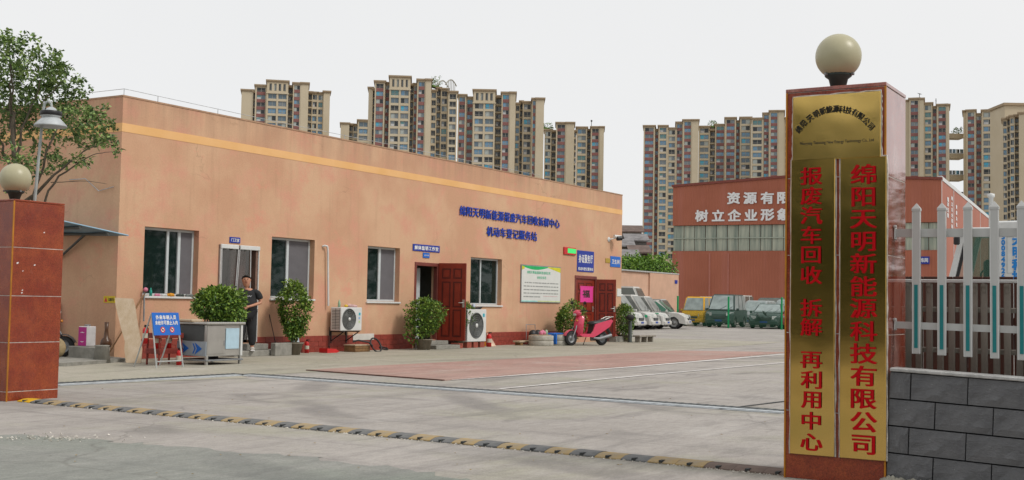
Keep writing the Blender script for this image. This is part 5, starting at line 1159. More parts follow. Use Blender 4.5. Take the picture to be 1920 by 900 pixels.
for s_ in (-1, 1):
    q = MB(); q.sphere(hd+V((s_*.030, -.083, .012)), .010, 8, 6, 0, (1.3, .6, .7)); q.build('eye', M_black, pe)
    q = MB(); q.tube([hd+V((s_*.016, -.092, .032)), hd+V((s_*.045, -.080, .034))], .004, 5); q.build('eyebrow', M_hair, pe)
    q = MB(); q.sphere(hd+V((s_*.083, .0, -.008)), .024, 10, 7, 0, (.4, .7, 1.2)); q.build('ear', M_skin, pe)
q = MB(); q.tube([hd+V((-.024, -.080, -.062)), hd+V((0, -.088, -.060)), hd+V((.024, -.080, -.062))], .006, 6); q.build('mouth', mat('lips', (.30, .10, .08), .5), pe)
q = MB(); c = V((.03, -.155, 1.25)); q.add([c+V(p_) for p_ in ((-.05, .012, .02), (-.02, 0, .0), (0, 0, .02), (.025, 0, .0), (.055, .014, .022), (.03, 0, -.025), (0, 0, -.01), (-.03, 0, -.028))], [(0, 1, 2, 6, 7), (2, 3, 4, 5, 6)]); q.build('shirt_print', mat('grey_print', (.35, .36, .37), .8), pe, fixn=False)

# ================================================================= VEHICLES
def arch_profile(L, zb, pts_top, wx, R):
    """closed side outline, x forward; pts_top listed from tail to nose above the sill; wheel arches cut in"""
    low = []
    for cx_ in (wx[1], wx[0]):                         # nose first, then tail (walking backwards along the bottom)
        for k in range(7):
            t = math.pi*k/6; low.append((cx_+R*math.cos(t), max(zb, .30+R*math.sin(t)*.95)))
    return pts_top+[(L/2-.02, zb)]+low+[(-L/2+.02, zb)]
KIND = {  # half-outline of the lower body (tail -> nose), greenhouse (x tail bottom, tail top, nose top, nose bottom), belt z, roof z
 'minivan': dict(L=3.9, W=1.58, top=[(-1.93, .40), (-1.95, .95), (1.05, .98), (1.60, .90), (1.86, .74), (1.93, .45)], gh=(-1.92, -1.80, .74, 1.36), zb=.95, zr=1.86, wx=(-1.15, 1.22), tum=.16),
 'box_van': dict(L=3.7, W=1.5, top=[(-1.83, .40), (-1.85, .95), (1.45, .98), (1.75, .92), (1.84, .70), (1.85, .42)], gh=(-1.83, -1.76, 1.18, 1.62), zb=.95, zr=1.88, wx=(-1.1, 1.2), tum=.14),
 'suv': dict(L=4.3, W=1.78, top=[(-2.1, .45), (-2.13, 1.0), (1.0, 1.04), (1.85, .97), (2.08, .80), (2.13, .45)], gh=(-2.08, -1.9, .40, 1.12), zb=1.0, zr=1.80, wx=(-1.3, 1.35), tum=.18),
 'hatch': dict(L=3.9, W=1.66, top=[(-1.90, .42), (-1.94, .85), (.80, .92), (1.55, .84), (1.86, .66), (1.94, .40)], gh=(-1.90, -1.45, .28, 1.08), zb=.88, zr=1.52, wx=(-1.2, 1.22), tum=.20),
 'sedan': dict(L=4.5, W=1.75, top=[(-2.2, .42), (-2.24, .82), (-1.6, .92), (.95, .90), (1.85, .80), (2.18, .62), (2.24, .38)], gh=(-1.75, -1.05, .20, 1.08), zb=.88, zr=1.43, wx=(-1.35, 1.4), tum=.22)}
def lerp2(a, b, t): return a+(b-a)*t
def vehicle(label, cat, loc, rz, kind, paint, glassm=None, trim=None, tags=None, wreck=0, name='parked_car', scale=1.0, grille_m=None, seed=1):
    K = KIND[kind]; L, W_ = K['L'], K['W']; e = empty(name, label, cat, loc, rz); e.scale = (scale,)*3; glassm = glassm or G_car; R = .33; r = random.Random(seed)
    prof = arch_profile(L, .24, K['top'], K['wx'], R+.05); q = MB(); ys = [(-1, .94), (-.94, .985), (-.74, 1), (.74, 1), (.94, .985), (1, .94)]; n = len(prof); vs = []
    cz = .62
    for f, s_ in ys:
        for x, z in prof: vs.append((x*(s_ if abs(x) > L*.35 else 1)+(r.uniform(-1, 1)*wreck*.05 if x > L*.3 else 0), f*W_/2, cz+(z-cz)*(s_+.01)+(r.uniform(-1, 1)*wreck*.06 if x > L*.3 else 0)))
    fs = [tuple(range(n)), tuple(range(5*n, 6*n))[::-1]]+[(j*n+i, j*n+(i+1) % n, (j+1)*n+(i+1) % n, (j+1)*n+i) for j in range(5) for i in range(n)]
    q.add(vs, fs); q.build('body', paint, e)
    a, b, c, d = K['gh']; zb_, zr = K['zb'], K['zr']; wb_, wt_ = W_/2*.97, W_/2-K['tum']
    bm = bmesh.new(); P = [(a, -wb_, zb_-.06), (d, -wb_, zb_-.06), (d, wb_, zb_-.06), (a, wb_, zb_-.06), (b, -wt_, zr), (c, -wt_, zr), (c, wt_, zr), (b, wt_, zr)]
    for p_ in P: bm.verts.new(p_)
    bm.verts.ensure_lookup_table()
    for f in [(0, 3, 2, 1), (4, 5, 6, 7), (0, 1, 5, 4), (1, 2, 6, 5), (2, 3, 7, 6), (3, 0, 4, 7)]: bm.faces.new([bm.verts[i] for i in f])
    bmesh.ops.bevel(bm, geom=bm.edges[:], offset=.07, segments=2, affect='EDGES'); me = bpy.data.meshes.new('cabin'); bm.to_mesh(me); bm.free(); me.materials.append(paint)
    for p_ in me.polygons: p_.use_smooth = False
    link('cabin', me, e)
    def pane(c0, c1, c2, c3, name_='window', m=glassm, ins=.08, off=.012):
        """corners: bottom a, bottom b, top b, top a ; outward normal by order"""
        c0, c1, c2, c3 = V(c0), V(c1), V(c2), V(c3); cc = (c0+c1+c2+c3)/4; nn_ = (c1-c0).cross(c3-c0).normalized()
        pts_ = []
        for p_ in (c0, c1, c2, c3): v = cc-p_; l = v.length; pts_.append(p_+v*(ins/l)+nn_*off)
        q = MB(); q.prism(pts_, -nn_*.010); return q.build(name_, m, e)
    z0, z1 = zb_+.01, zr-.02
    pane((d, -wb_, z0), (d, wb_, z0), (c, wt_, z1), (c, -wt_, z1), 'windscreen', ins=.10)
    pane((a, wb_, z0), (a, -wb_, z0), (b, -wt_, z1), (b, wt_, z1), 'rear_window', ins=.12)
    nw = 2 if kind in ('hatch', 'sedan') else 3
    for s_ in (-1, 1):
        for k in range(nw):
            t0_, t1_ = k/nw+.012, (k+1)/nw-.012
            A_ = V((lerp2(a, d, t0_), s_*wb_, z0)); B_ = V((lerp2(a, d, t1_), s_*wb_, z0)); Cc = V((lerp2(b, c, t1_), s_*wt_, z1)); D_ = V((lerp2(b, c, t0_), s_*wt_, z1))
            if s_ < 0: pane(A_, B_, Cc, D_, ins=.06)
            else: pane(B_, A_, D_, Cc, ins=.06)
        q = MB()
        for k in range(1, nw): x = lerp2(a, d, k/nw); q.box((x-.006, s_*(W_/2-.006), .40), (x+.006, s_*(W_/2+.004), zb_-.05))
        if nw > 1: q.build('door_seam', M_dark, e)
        q = MB(); q.bbox((lerp2(a, d, .9), s_*(W_/2+.02), zb_-.01), (lerp2(a, d, .9)+.10, s_*(W_/2+.17), zb_+.13), .02); q.build('wing_mirror', trim or paint, e)
        q = MB(); x = L/2*.93; zt_ = K['top'][-2][1]
        q.prism([(x-.12, s_*W_/2*.96, zt_-.06), (L/2-.01, s_*W_*.26, zt_-.08), (L/2-.06, s_*W_*.26, zt_+.10), (x-.20, s_*W_/2*.95, zt_+.12)], (.03, s_*.012, .0)); q.build('headlight', mat('lamp_lens', (.5, .52, .5), .15), e)
        for x in K['wx']: wheel(e, (x, s_*(W_/2-.10), R), R, .19, (0, 1, 0), mat('wheel_silver', (.30, .30, .29), .4, .2, metal=.3), rim=.66, n=22)
        for x in (-L/2+.01,): q = MB(); q.bbox((x-.02, s_*W_*.36, .70), (x+.03, s_*W_*.47, .95), .01); q.build('tail_light', mat('tail_red', (.5, .01, .02), .2), e)
    q = MB(); q.bbox((L/2-.05, -W_*.22, .50), (L/2+.012, W_*.22, .64), .01); q.build('grille', grille_m or M_grille, e)
    q = MB(); q.bbox((L/2-.12, -W_*.45, .26), (L/2+.03, W_*.45, .46), .03); q.build('bumper', trim or paint, e)
    q = MB(); q.bbox((L/2+.031, -.2, .34), (L/2+.04, .2, .44), .004); q.build('number_plate', mat('plate_blue', (.03, .08, .35), .5), e)
    q = MB(); q.tube([(d-.01, -.1, z0+.03), (d-.14, .28, z0+.26)], .010, 4); q.tube([(d-.01, .35, z0+.03), (d-.12, .62, z0+.22)], .010, 4); q.build('wiper', M_black, e)
    if tags:
        for (x, y, z, s1_) in tags: q = MB(); q.box((x-s1_, y-.012, z-s1_*.6), (x+s1_, y, z+s1_*.6)); q.build('green_sticker', mat('green_sticker', (.02, .50, .22), .5), e)
    if wreck:
        q = MB()
        for k in range(9): q.box((0, 0, 0), (r.uniform(.08, .25), r.uniform(.1, .5), .03), 0, Matrix.Translation((L/2-r.uniform(.0, .5), r.uniform(-.75, .4), r.uniform(.45, .95))) @ Matrix.Rotation(r.uniform(-.8, .8), 4, 'Y') @ Matrix.Rotation(r.uniform(-.8, .8), 4, 'X'))
        q.build('crushed_panels', M_grille, e)
    return e
CW = mat('dusty_white_paint', (.54, .53, .50), .4, .08, 3); CY = mat('yellow_van_paint', (.80, .46, .01), .35, .1, 3); CD_ = mat('dusty_dark_green_paint', (.055, .085, .075), .35, .2, 4)
CG = mat('grey_green_paint_car', (.10, .13, .12), .4, .2, 4); CR_ = mat('faded_red_car_paint', (.45, .04, .06), .4, .1); CS = mat('pale_silver_car_paint', (.40, .43, .43), .4, .1); CB = mat('pale_green_car_paint', (.22, .38, .33), .4, .1)
def at(px, D, dx=0, dy=0): p_ = gd(px, D); return (p_.x+dx, p_.y+dy, 0)
GR = 'scrapped cars parked in the yard'
G_pale = mat('pale_dusty_glass', (.25, .26, .235), .25, .35, 2, col2=(.12, .13, .12))
# white row: noses towards -y ; the given pixel is the nose
def row_car(label, px, D, kind, paint, rz=-90, **k):
    L = KIND[kind]['L']*k.get('scale', 1); p_ = at(px, D); a = math.radians(rz); return tag(vehicle(label, 'car', (p_[0]-math.cos(a)*L/2, p_[1]-math.sin(a)*L/2, 0), a, kind, paint, **k), group=GR)
st = [(1.3, -.80, .60, .13)]
row_car('white minivan nearest the building corner, mostly hidden by it', 1204, 66.5, 'minivan', CW, -84, scale=1.06, tags=[(1.45, -.80, .72, .11)], glassm=G_pale)
row_car('white minivan second in the row right of the building corner', 1231, 68.5, 'minivan', CW, -84, scale=1.06, tags=[(1.6, -.80, .72, .11)], glassm=G_pale)
row_car('white minivan third in the row beside the white hatchback', 1253, 70.5, 'minivan', CW, -82, scale=1.03, tags=[(1.5, -.80, .85, .12)], glassm=G_pale)
row_car('white hatchback with green windows at the end of the white row', 1293, 72.5, 'hatch', CW, -74, scale=1.12, glassm=mat('green_tinted_glass', (.05, .17, .11), .2), tags=[(.9, -.84, .62, .12)])
p_ = at(1176, 74); tag(vehicle('tall white van standing behind the white minivans', 'van', (p_[0], p_[1]+1.0, 0), math.radians(-80), 'box_van', CW, glassm=G_car, scale=1.34, name='parked_van'), group=GR)
row_car('pale green car in the second row behind the white minivans', 1236, 79, 'hatch', CB, -80, glassm=mat('green_tinted_glass', (.05, .17, .11), .2))
row_car('silver car in the second row behind the white hatchback', 1264, 80, 'hatch', CS, -80)
row_car('white car in the second row just right of the tall white van', 1214, 77.5, 'hatch', CW, -82, glassm=G_pale)
row_car('pale grey car between the white hatchback and the yellow van', 1275, 86, 'minivan', CS, -85)
# far row: noses towards the viewer
yv = at(1294, 84.5); tag(vehicle('bright yellow van facing the viewer left of the dark green van', 'van', (yv[0]+1.9, yv[1], 0), math.radians(186), 'box_van', CY, glassm=G_dull, scale=1.10, name='parked_van'), group=GR)
dv = at(1341, 80.5); tag(vehicle('dark grey-green van with pale windscreen behind the green mesh fence', 'van', (dv[0]+2.1, dv[1], 0), math.radians(188), 'minivan', CD_, glassm=G_dull, scale=1.20, name='parked_van'), group=GR)
wv = at(1424, 78.5); tag(vehicle('wrecked dark green saloon with crumpled front', 'car', (wv[0]+2.2, wv[1], 0), math.radians(189), 'sedan', CD_, glassm=G_dull, scale=1.15, wreck=1), group=GR)
rc = at(1484, 77.5); tag(vehicle('faded red car partly hidden by the plaque pillar', 'car', (rc[0]+2.2, rc[1], 0), math.radians(184), 'hatch', CR_, glassm=G_dull, scale=1.12), group=GR)
rc = at(1462, 84); tag(vehicle('silver van behind the red car by the pillar', 'van', (rc[0]+2.2, rc[1], 0), math.radians(184), 'suv', CS, glassm=G_dull, scale=1.1, name='parked_van'), group=GR)
rc = at(1402, 86); tag(vehicle('pale silver car behind the wrecked saloon', 'car', (rc[0]+2.2, rc[1], 0), math.radians(184), 'suv', CS, glassm=G_dull, scale=1.05), group=GR)
rc = at(1316, 92); tag(vehicle('white van roof showing between the yellow and dark vans', 'van', (rc[0]+2.2, rc[1], 0), math.radians(184), 'box_van', CW, scale=1.15, name='parked_van'), group=GR)
rc = at(1362, 95); tag(vehicle('white van far back behind the dark green van', 'van', (rc[0]+2.2, rc[1], 0), math.radians(184), 'box_van', CW, scale=1.25, name='parked_van'), group=GR)
rc = at(1428, 92); tag(vehicle('dark car far back behind the wrecked saloon', 'car', (rc[0]+2.2, rc[1], 0), math.radians(184), 'suv', CG, scale=1.2), group=GR)

# green mesh fence in front of the far row
mf = at(1366, 78); fx, fy = mf[0], mf[1]
gf = empty('green_mesh_fence', 'green wire mesh fence with green posts before the dark van and wrecked car', 'fence', (fx, fy, 0)); M_gp = mat('bright_green_paint', (.005, .30, .10), .4, .08)
pm_ = MB(); pm_.bbox((-.05, -.05, 0), (.05, .05, 2.05), .01); pmm = pm_.mesh('post', M_gp)
for k in range(-3, 2): link('post', pmm, gf, V((0, 3.55*k, 0)))
M_wire = mat('dark_green_wire', (.01, .09, .045), .5)
for k in range(-3, 1):
    q = MB(); z = .12
    while z < 1.15: q.box((-.004, 3.55*k+.06, z), (.004, 3.55*k+3.49, z+.011)); z += .055
    y = 3.55*k+.06
    while y < 3.55*k+3.49: q.box((-.012, y, .10), (-.004, y+.011, 1.18)); y += .055
    o = q.build('mesh_panel', M_wire, gf, fixn=False); o['kind'] = 'stuff'

# truck behind the right-hand fences
tk = empty('light_truck', 'white light truck with cab and blue-lettered box behind the picket fence', 'truck', (15.0, 3.6, 0))
TX = 24.0; tk.location = (TX, 0, 0)
def tq(px, py, x=TX): v = xpl(px, py, x); return V((v.x-TX, v.y, v.z))
M_tw = mat('truck_white', (.62, .63, .62), .35, .05)
bx0, bx1 = tq(1868, 425), tq(1868, 560); yb0 = bx0.y; ztop = tq(1868, 426).z
q = MB(); q.bbox((0, yb0-4.2, .9), (1.9, yb0, ztop+.12), .03); q.build('box_body', M_tw, tk)
yf = tq(1780, 518).y; ycab = yb0+.02; yroof = tq(1800, 440).y; zroof = tq(1830, 431).z; zs_ = tq(1800, 523).z
# cab shell: lower body, roof, A-pillars, B-pillar
q = MB(); q.prism([(0, ycab, .6), (0, yf+.08, .6), (0, yf+.02, zs_), (0, ycab, zs_)], (1.7, 0, 0)); q.build('cab_lower', M_tw, tk)
q = MB(); q.bbox((.02, ycab, zroof-.06), (1.68, yroof-.02, zroof+.05), .03); q.build('cab_roof', M_tw, tk)
for x in (.0, 1.63):
    q = MB(); q.prism([(x, yf+.02, zs_), (x, yf-.10, zs_), (x, yroof-.10, zroof-.05), (x, yroof-.0, zroof-.05)], (.07, 0, 0)); q.build('windscreen_pillar', M_tw, tk); q = MB()
    q.prism([(x, ycab, zs_), (x, ycab+.10, zs_), (x, ycab+.10, zroof-.06), (x, ycab, zroof-.06)], (.07, 0, 0))
    q.build('rear_cab_pillar', M_tw, tk)
q = MB(); q.prism([(.005, yf-.11, zs_), (.005, yf-.16, zs_), (.005, yroof-.16, zroof-.06), (.005, yroof-.11, zroof-.06)], (.05, 0, 0)); q.bbox((.0, tq(1822, 480).y, zs_), (.04, tq(1819, 480).y, zroof-.07), .004); q.build('window_seal', M_black, tk)
q = MB(); q.box((.03, ycab+.105, zs_), (.036, tq(1823, 480).y, zroof-.08)); q.build('door_window', glass('green_truck_glass', (.10, .18, .14), .6), tk)
q = MB(); q.quad((.05, yf-.02, zs_), (1.65, yf-.02, zs_), (1.65, yroof-.04, zroof-.06), (.05, yroof-.04, zroof-.06)); q.build('windscreen', MATS['green_truck_glass'], tk, fixn=False)
q = MB(); c = V((.55, tq(1850, 505).y, zs_+.02)); coilP = [c+V((math.sin(t)*-.06, math.cos(t)*.20, .06+math.sin(t)*.14)) for t in [k*math.pi/10 for k in range(21)]]; q.tube(coilP, .018, 6); q.tube([c, c+V((-.0, .25, -.1))], .025, 6); q.build('steering_wheel', M_black, tk)
q = MB(); q.bbox((.25, ycab+.08, zs_-.3), (.75, ycab+.26, zs_+.38), .05); q.build('seat', M_grille, tk)
q = MB(); m0 = tq(1800, 440, TX-.15); q.tube([tq(1797, 445), m0, tq(1792, 450, TX-.25)], .018, 6); q.bbox(V((m0.x-.16, m0.y-.02, m0.z-.20)), V((m0.x-.10, m0.y+.09, m0.z-.04)), .02); q.build('mirror', M_black, tk)
for y in (ycab+.9, yb0-2.6): wheel(tk, (.15, y, .38), .38, .22, (1, 0, 0)); wheel(tk, (1.6, y, .38), .38, .22, (1, 0, 0))
q = MB(); q.bbox((.3, yb0-4.2, .6), (1.4, yf-.1, .9), .02); q.build('chassis', M_grille, tk)
M_tb = mat('truck_blue_letters', (.01, .22, .62), .45)
for tx, px, y0_, dy_, w_, h_ in (('50084926', 1881, 444, 10.6, .125, .125), ('天明科技', 1909, 450, 23, .21, .22)):
    for i, ch in enumerate(tx):
        c = tq(px, y0_+dy_*i); q = MB(); put_text(q, ch, (-.005, c.y, c.z), (0, -1, 0), (0, 0, 1), w_, h_, .1, .08); q.build('character', M_tb, tk, fixn=False)
q = MB(); a, b = tq(1888, 444), tq(1900, 512)
for u, v in (((a.y, a.z), (b.y, a.z)), ((a.y, b.z), (b.y, b.z)), ((a.y, a.z), (a.y, b.z)), ((b.y, a.z), (b.y, b.z))): q.tube([(-.002, u[0], u[1]), (-.002, v[0], v[1])], .006, 4)
q.build('side_door_seal', mat('pale_grey_seal', (.36, .40, .42), .6), tk)
# pole behind
tpo = gd(1859, 24); q = MB(); zt_ = dist(1859, 362, 24).z; q.lathe([(0, 0), (.05, 0), (.045, zt_-.1), (.07, zt_-.08), (.07, zt_-.02), (0, zt_)], tpo, n=12); tag(q.build('white_post', M_white), 'white post with round cap behind the fence pickets', 'post')

# ================================================================= FACTORY HALL
F0 = gd(1765, 104)
d_left = (lambda v: V((v.x, v.y, 0)).normalized())(-ray(-3590, horizon(-3590))+V((0, 0, 0)))
d_left = V((ray(-3590, horizon(-3590)).x, ray(-3590, horizon(-3590)).y, 0)).normalized()
d_back = V((ray(2073, horizon(2073)).x, ray(2073, horizon(2073)).y, 0)).normalized()
def hit(px, o, d):                                     # distance along o + t d where the vertical plane through pixel column px cuts
    rr_ = ray(px, horizon(px)); a = V((rr_.x, rr_.y)); return (o.x*a.y-o.y*a.x)/(d.y*a.x-d.x*a.y)
def upl(px, py, o, d):                                 # pixel -> (t, z) in the vertical plane o + t d
    t = hit(px, o, d); 
    for _ in range(4):
        P = o+d*t; rr_ = ray(px, py); k = (P.x*HF.x+P.y*HF.y)/(rr_.x*HF.x+rr_.y*HF.y); z = 1.3+rr_.z*k
        t = t+((rr_.x*k-P.x)*d.x+(rr_.y*k-P.y)*d.y)
    return t, z
m, n = newmat('rust_red_cladding', .6); o_ = n.mapc()
c = n.mix(n.ramp(n.noise(n.mapc((.3, .3, .3)), .6, 5), .35, .65), (.34, .105, .058), (.40, .13, .075)); c = n.mix(n.ramp(n.noise(n.mapc((.8, .8, .05)), 1.2, 5), .5, .75), c, (.42, .15, .11), k=.6)
n.color(c); wv_ = n.t.nodes.new('ShaderNodeTexWave'); wv_.inputs['Scale'].default_value = 1.1; n.t.links.new(o_, wv_.inputs['Vector']); n.bump(wv_.outputs['Fac'], .5, .06); M_clad = m
fb_ = empty('factory_hall', 'large rust red metal factory hall with white slogan characters and a glazed band', 'building', tuple(F0), math.atan2(d_left.y, d_left.x))
FLt, _ = upl(1262, 350, F0, d_left); ztl = upl(1262, 351, F0, d_left)[1]; ztr = upl(1765, 337, F0, d_left)[1]; pk, zpk = upl(1500, 331, F0, d_left)
zb0_, zb1_ = upl(1262, 423, F0, d_left)[1], upl(1262, 471, F0, d_left)[1]
# local frame: x = to the left along the front, y = towards the back? (rotation of +90 of x)
inv = fb_.matrix_basis.inverted() if False else (Matrix.Rotation(-math.atan2(d_left.y, d_left.x), 4, 'Z'))
bl_ = inv @ d_back                                     # back direction in local coordinates
sgn = bl_.y; bd_ = V((bl_.x, bl_.y, 0)); DEP = 60
def ext(q, poly, y0, y1):                              # prism between local depths
    q.prism([V((x, 0, z))+bd_*y0 for x, z in poly], bd_*(y1-y0))
q = MB(); ext(q, [(0, 0), (FLt, 0), (FLt, zb1_), (0, zb1_)], 0, DEP); ext(q, [(0, zb0_), (FLt, zb0_), (FLt, ztl), (pk, zpk), (0, ztr)], 0, .5); ext(q, [(0, zb0_), (FLt, zb0_), (FLt, ztl), (0, ztr)], .5, DEP); ext(q, [(0.002, zb1_), (FLt-.002, zb1_), (FLt-.002, zb0_), (0.002, zb0_)], .6, DEP); q.build('wall', M_clad, fb_)
m, n = newmat('dirty_translucent_panels', .35); c = n.mix(n.ramp(n.noise(n.mapc((2.5, 2.5, .15)), 1.2, 4, .7), .35, .65), (.20, .24, .20), (.46, .48, .38)); n.color(c); M_fgl = m
np_ = int(FLt/1.02)
for k in range(np_):
    q = MB(); a_, b_ = FLt*k/np_+.03, FLt*(k+1)/np_-.03; q.prism([V((a_, 0, zb1_+.03))+bd_*(.22+.03*(k % 2)), V((b_, 0, zb1_+.03))+bd_*(.22+.03*(k % 2)), V((b_, 0, zb0_-.03))+bd_*(.22+.03*(k % 2)), V((a_, 0, zb0_-.03))+bd_*(.22+.03*(k % 2))], bd_*.05); q.build('glazing_panel', M_fgl, fb_)
q = MB(); zm = (zb0_+zb1_)/2; ext(q, [(0, zm-.04), (FLt, zm-.04), (FLt, zm+.04), (0, zm+.04)], .1, .2); q.build('glazing_rail', mat('pale_green_rail', (.36, .40, .33), .6), fb_)
q = MB(); ext(q, [(-.1, ztr), (pk, zpk), (FLt+.1, ztl), (FLt+.1, ztl+.22), (pk, zpk+.22), (-.1, ztr+.22)], -.12, .3); q.build('roof_edge', mat('dark_red_flashing', (.20, .05, .035), .6), fb_)
q = MB()
for x in (upl(1330, 560, F0, d_left)[0], upl(1365, 560, F0, d_left)[0]): ext(q, [(x-.06, .5), (x+.06, .5), (x+.06, zb1_-.2), (x-.06, zb1_-.2)], -.05, -.002)
q.build('downpipe', mat('pale_pink_pipe', (.42, .16, .12), .7), fb_)
# side wall ribs, trim and faded print
q = MB(); q.prism([V((-.05, 0, ztr)), V((-.05, 0, ztr+.35)), V((.3, 0, ztr+.35)), V((.3, 0, ztr))], bd_*DEP); q.build('side_gutter', M_white, fb_)
for px in (1765.5, 1788, 1822, 1838): t = hit(px, F0, d_back); q = MB(); q.prism([V((-.03, 0, .1))+bd_*t, V((-.03, 0, ztr-.01))+bd_*t, V((-.002, 0, ztr-.01))+bd_*t, V((-.002, 0, .1))+bd_*t], bd_*.22); q.build('white_rib', M_white, fb_)
ld = (inv @ d_left)
def side_txt(s, px, y0_, dy_, w_):
    for i, ch in enumerate(s):
        t, z = upl(px, y0_+dy_*i, F0, d_back); q = MB(); put_text(q, ch, V((-.04, 0, z))+bd_*t, (bd_.x, bd_.y, 0), (0, 0, 1), w_*3.0, w_, .1, .08); q.build('side_character', M_wtxt, fb_, fixn=False)
side_txt('循环无限', 1777, 374, 10, .42); side_txt('树立企业形象', 1784.5, 372, 10.5, .40); side_txt('变废为宝', 1793, 388, 11, .40)
def fchars(s, pxs, py0, py1, w_, h_):
    for i, (ch, px) in enumerate(zip(s, pxs)):
        py = lerp2(py0, py1, (px-1305)/170); t, z = upl(px, py, F0, d_left); q = MB(); put_text(q, ch, V((t, 0, z))-bd_*.10, (-1, 0, 0), (0, 0, 1), w_, h_, .075, .06); q.build('character', M_wtxt, fb_, fixn=False)
fchars('资源有限', (1376, 1407, 1439, 1470), 372, 371, 1.28, 1.15); fchars('树立企业形象', (1316, 1347, 1377.5, 1408.5, 1439.5, 1470), 405, 402, 1.28, 1.15)
q = MB(); a_, za_ = upl(1720, 481, F0, d_left); b_, zb_ = upl(1743, 495, F0, d_left); ext(q, [(a_, zb_), (b_, zb_), (b_, za_), (a_, za_)], -.12, -.02); q.build('blue_sign', M_blue, fb_)
q = MB()
for i, ch in enumerate('车间'): put_text(q, ch, V((a_+(b_-a_)*(.45+.3*i), 0, (za_+zb_)/2))-bd_*.13, (-1, 0, 0), (0, 0, 1), .32, .40, .08, .06)
q.build('sign_lettering', M_wtxt, fb_, fixn=False)

# ================================================================= LOW YARD WALL, HEDGE, HILLSIDE HOUSES
wp = at(1272, 92); wy = wp[1]; wz = ypl(1272, 513, wy).z; wxc = ypl(1219, 510, wy).x
lw = empty('yard_wall', 'plain faded salmon yard wall behind the white cars', 'wall', (40, wy, 0)); q = MB(); q.box((wxc, wy, 0), (wp[0], wy+.3, wz-.1)); q.box((44, wy+.12, 0), (wxc-.01, wy+.4, wz-.1)); wb(q, 'wall', M_wallfar, lw)
q = MB(); q.bbox((44, wy-.03, wz-.1), (wp[0]+.05, wy+.45, wz), .02); wb(q, 'coping', M_coping, lw)
q = MB(); a, b = ypl(1265, 525, wy), ypl(1269.5, 532, wy); q.box((a.x, wy-.04, b.z), (b.x, wy-.001, a.z)); wb(q, 'blue_plate', M_blue, lw)
hg = empty('hedge', 'bright green leafy hedge showing above the yard wall', 'hedge', (80, wy+2, 0)); q = MB(); r = random.Random(31)
for k in range(46):
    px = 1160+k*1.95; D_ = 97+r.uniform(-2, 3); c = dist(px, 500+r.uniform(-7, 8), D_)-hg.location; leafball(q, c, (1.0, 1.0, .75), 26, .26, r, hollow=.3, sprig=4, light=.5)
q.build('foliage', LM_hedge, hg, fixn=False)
q = MB()
for k in range(8): c = gd(1172+k*13, 97); q.tube([c-hg.location, c-hg.location+V((0, 0, 4.6))], .08, 5)
q.build('stem', MATS['grey_brown_bark'], hg)
hr = struct(MB().prism([V((*gd(1120, 190)[:2], 0)), V((*gd(1290, 190)[:2], 0)), V((*gd(1290, 260)[:2], 0)), V((*gd(1120, 260)[:2], 0))], (0, 0, 8)).build('hillside', mat('brown_hillside', (.10, .09, .06), .95, .3, .1)))
r = random.Random(14)
def hillhouse(label, px0, px1, yt, yb, D, wallc, roofc):
    A_ = dist(px0, yb, D); B_ = dist(px1, yb, D); W_ = (B_-A_).length; zt_ = dist(px0, yt, D).z; e = empty('hillside_house', label, 'house', (A_.x, A_.y, 0), math.atan2(B_.y-A_.y, B_.x-A_.x)); H_ = zt_
    q = MB(); q.box((0, 0, 0), (W_, 8, H_-1.2)); q.build('wall', wallc, e)
    q = MB(); q.prism([(-.5, -.6, H_-1.4), (W_+.5, -.6, H_-1.4), (W_+.5, 4, H_), (-.5, 4, H_)], (0, 0, .25)); q.prism([(-.5, 4, H_), (W_+.5, 4, H_), (W_+.5, 8.6, H_-1.4), (-.5, 8.6, H_-1.4)], (0, 0, .25)); q.build('roof', roofc, e)
    n_ = max(1, int(W_/2.6)); z = H_-3.6
    while z > H_-7.5 and z > 2:
        for k in range(n_): x = W_*(k+.5)/n_; q = MB(); q.box((x-.6, -.06, z), (x+.6, -.01, z+1.5)); q.box((x-.7, -.14, z-.12), (x+.7, -.02, z-.02), 1); q.build('window', [M_dark, M_coping], e)
        z -= 3
hw = [mat('grimy_plaster', (.26, .23, .19), .9, .3, .6), mat('grey_plaster', (.18, .17, .16), .9, .3, .6), mat('dark_brick_wall', (.13, .10, .08), .9, .3, .6)]; hf_ = [mat('brown_old_roof', (.14, .10, .085), .9, .3, 1), mat('grey_old_roof', (.20, .19, .19), .9, .3, 1)]
hillhouse('old brown-roofed house at the top of the hillside cluster', 1166, 1203, 422, 470, 230, hw[0], hf_[0]); hillhouse('old grey-roofed house in the middle of the hillside cluster', 1176, 1212, 438, 480, 218, hw[1], hf_[1])
hillhouse('old pale house at the left of the hillside cluster', 1160, 1186, 448, 486, 210, hw[0], hf_[1]); hillhouse('dark low house at the bottom of the hillside cluster', 1184, 1216, 460, 494, 205, hw[2], hf_[0]); hillhouse('low grimy house just above the hedge', 1164, 1196, 468, 500, 198, hw[2], hf_[1])

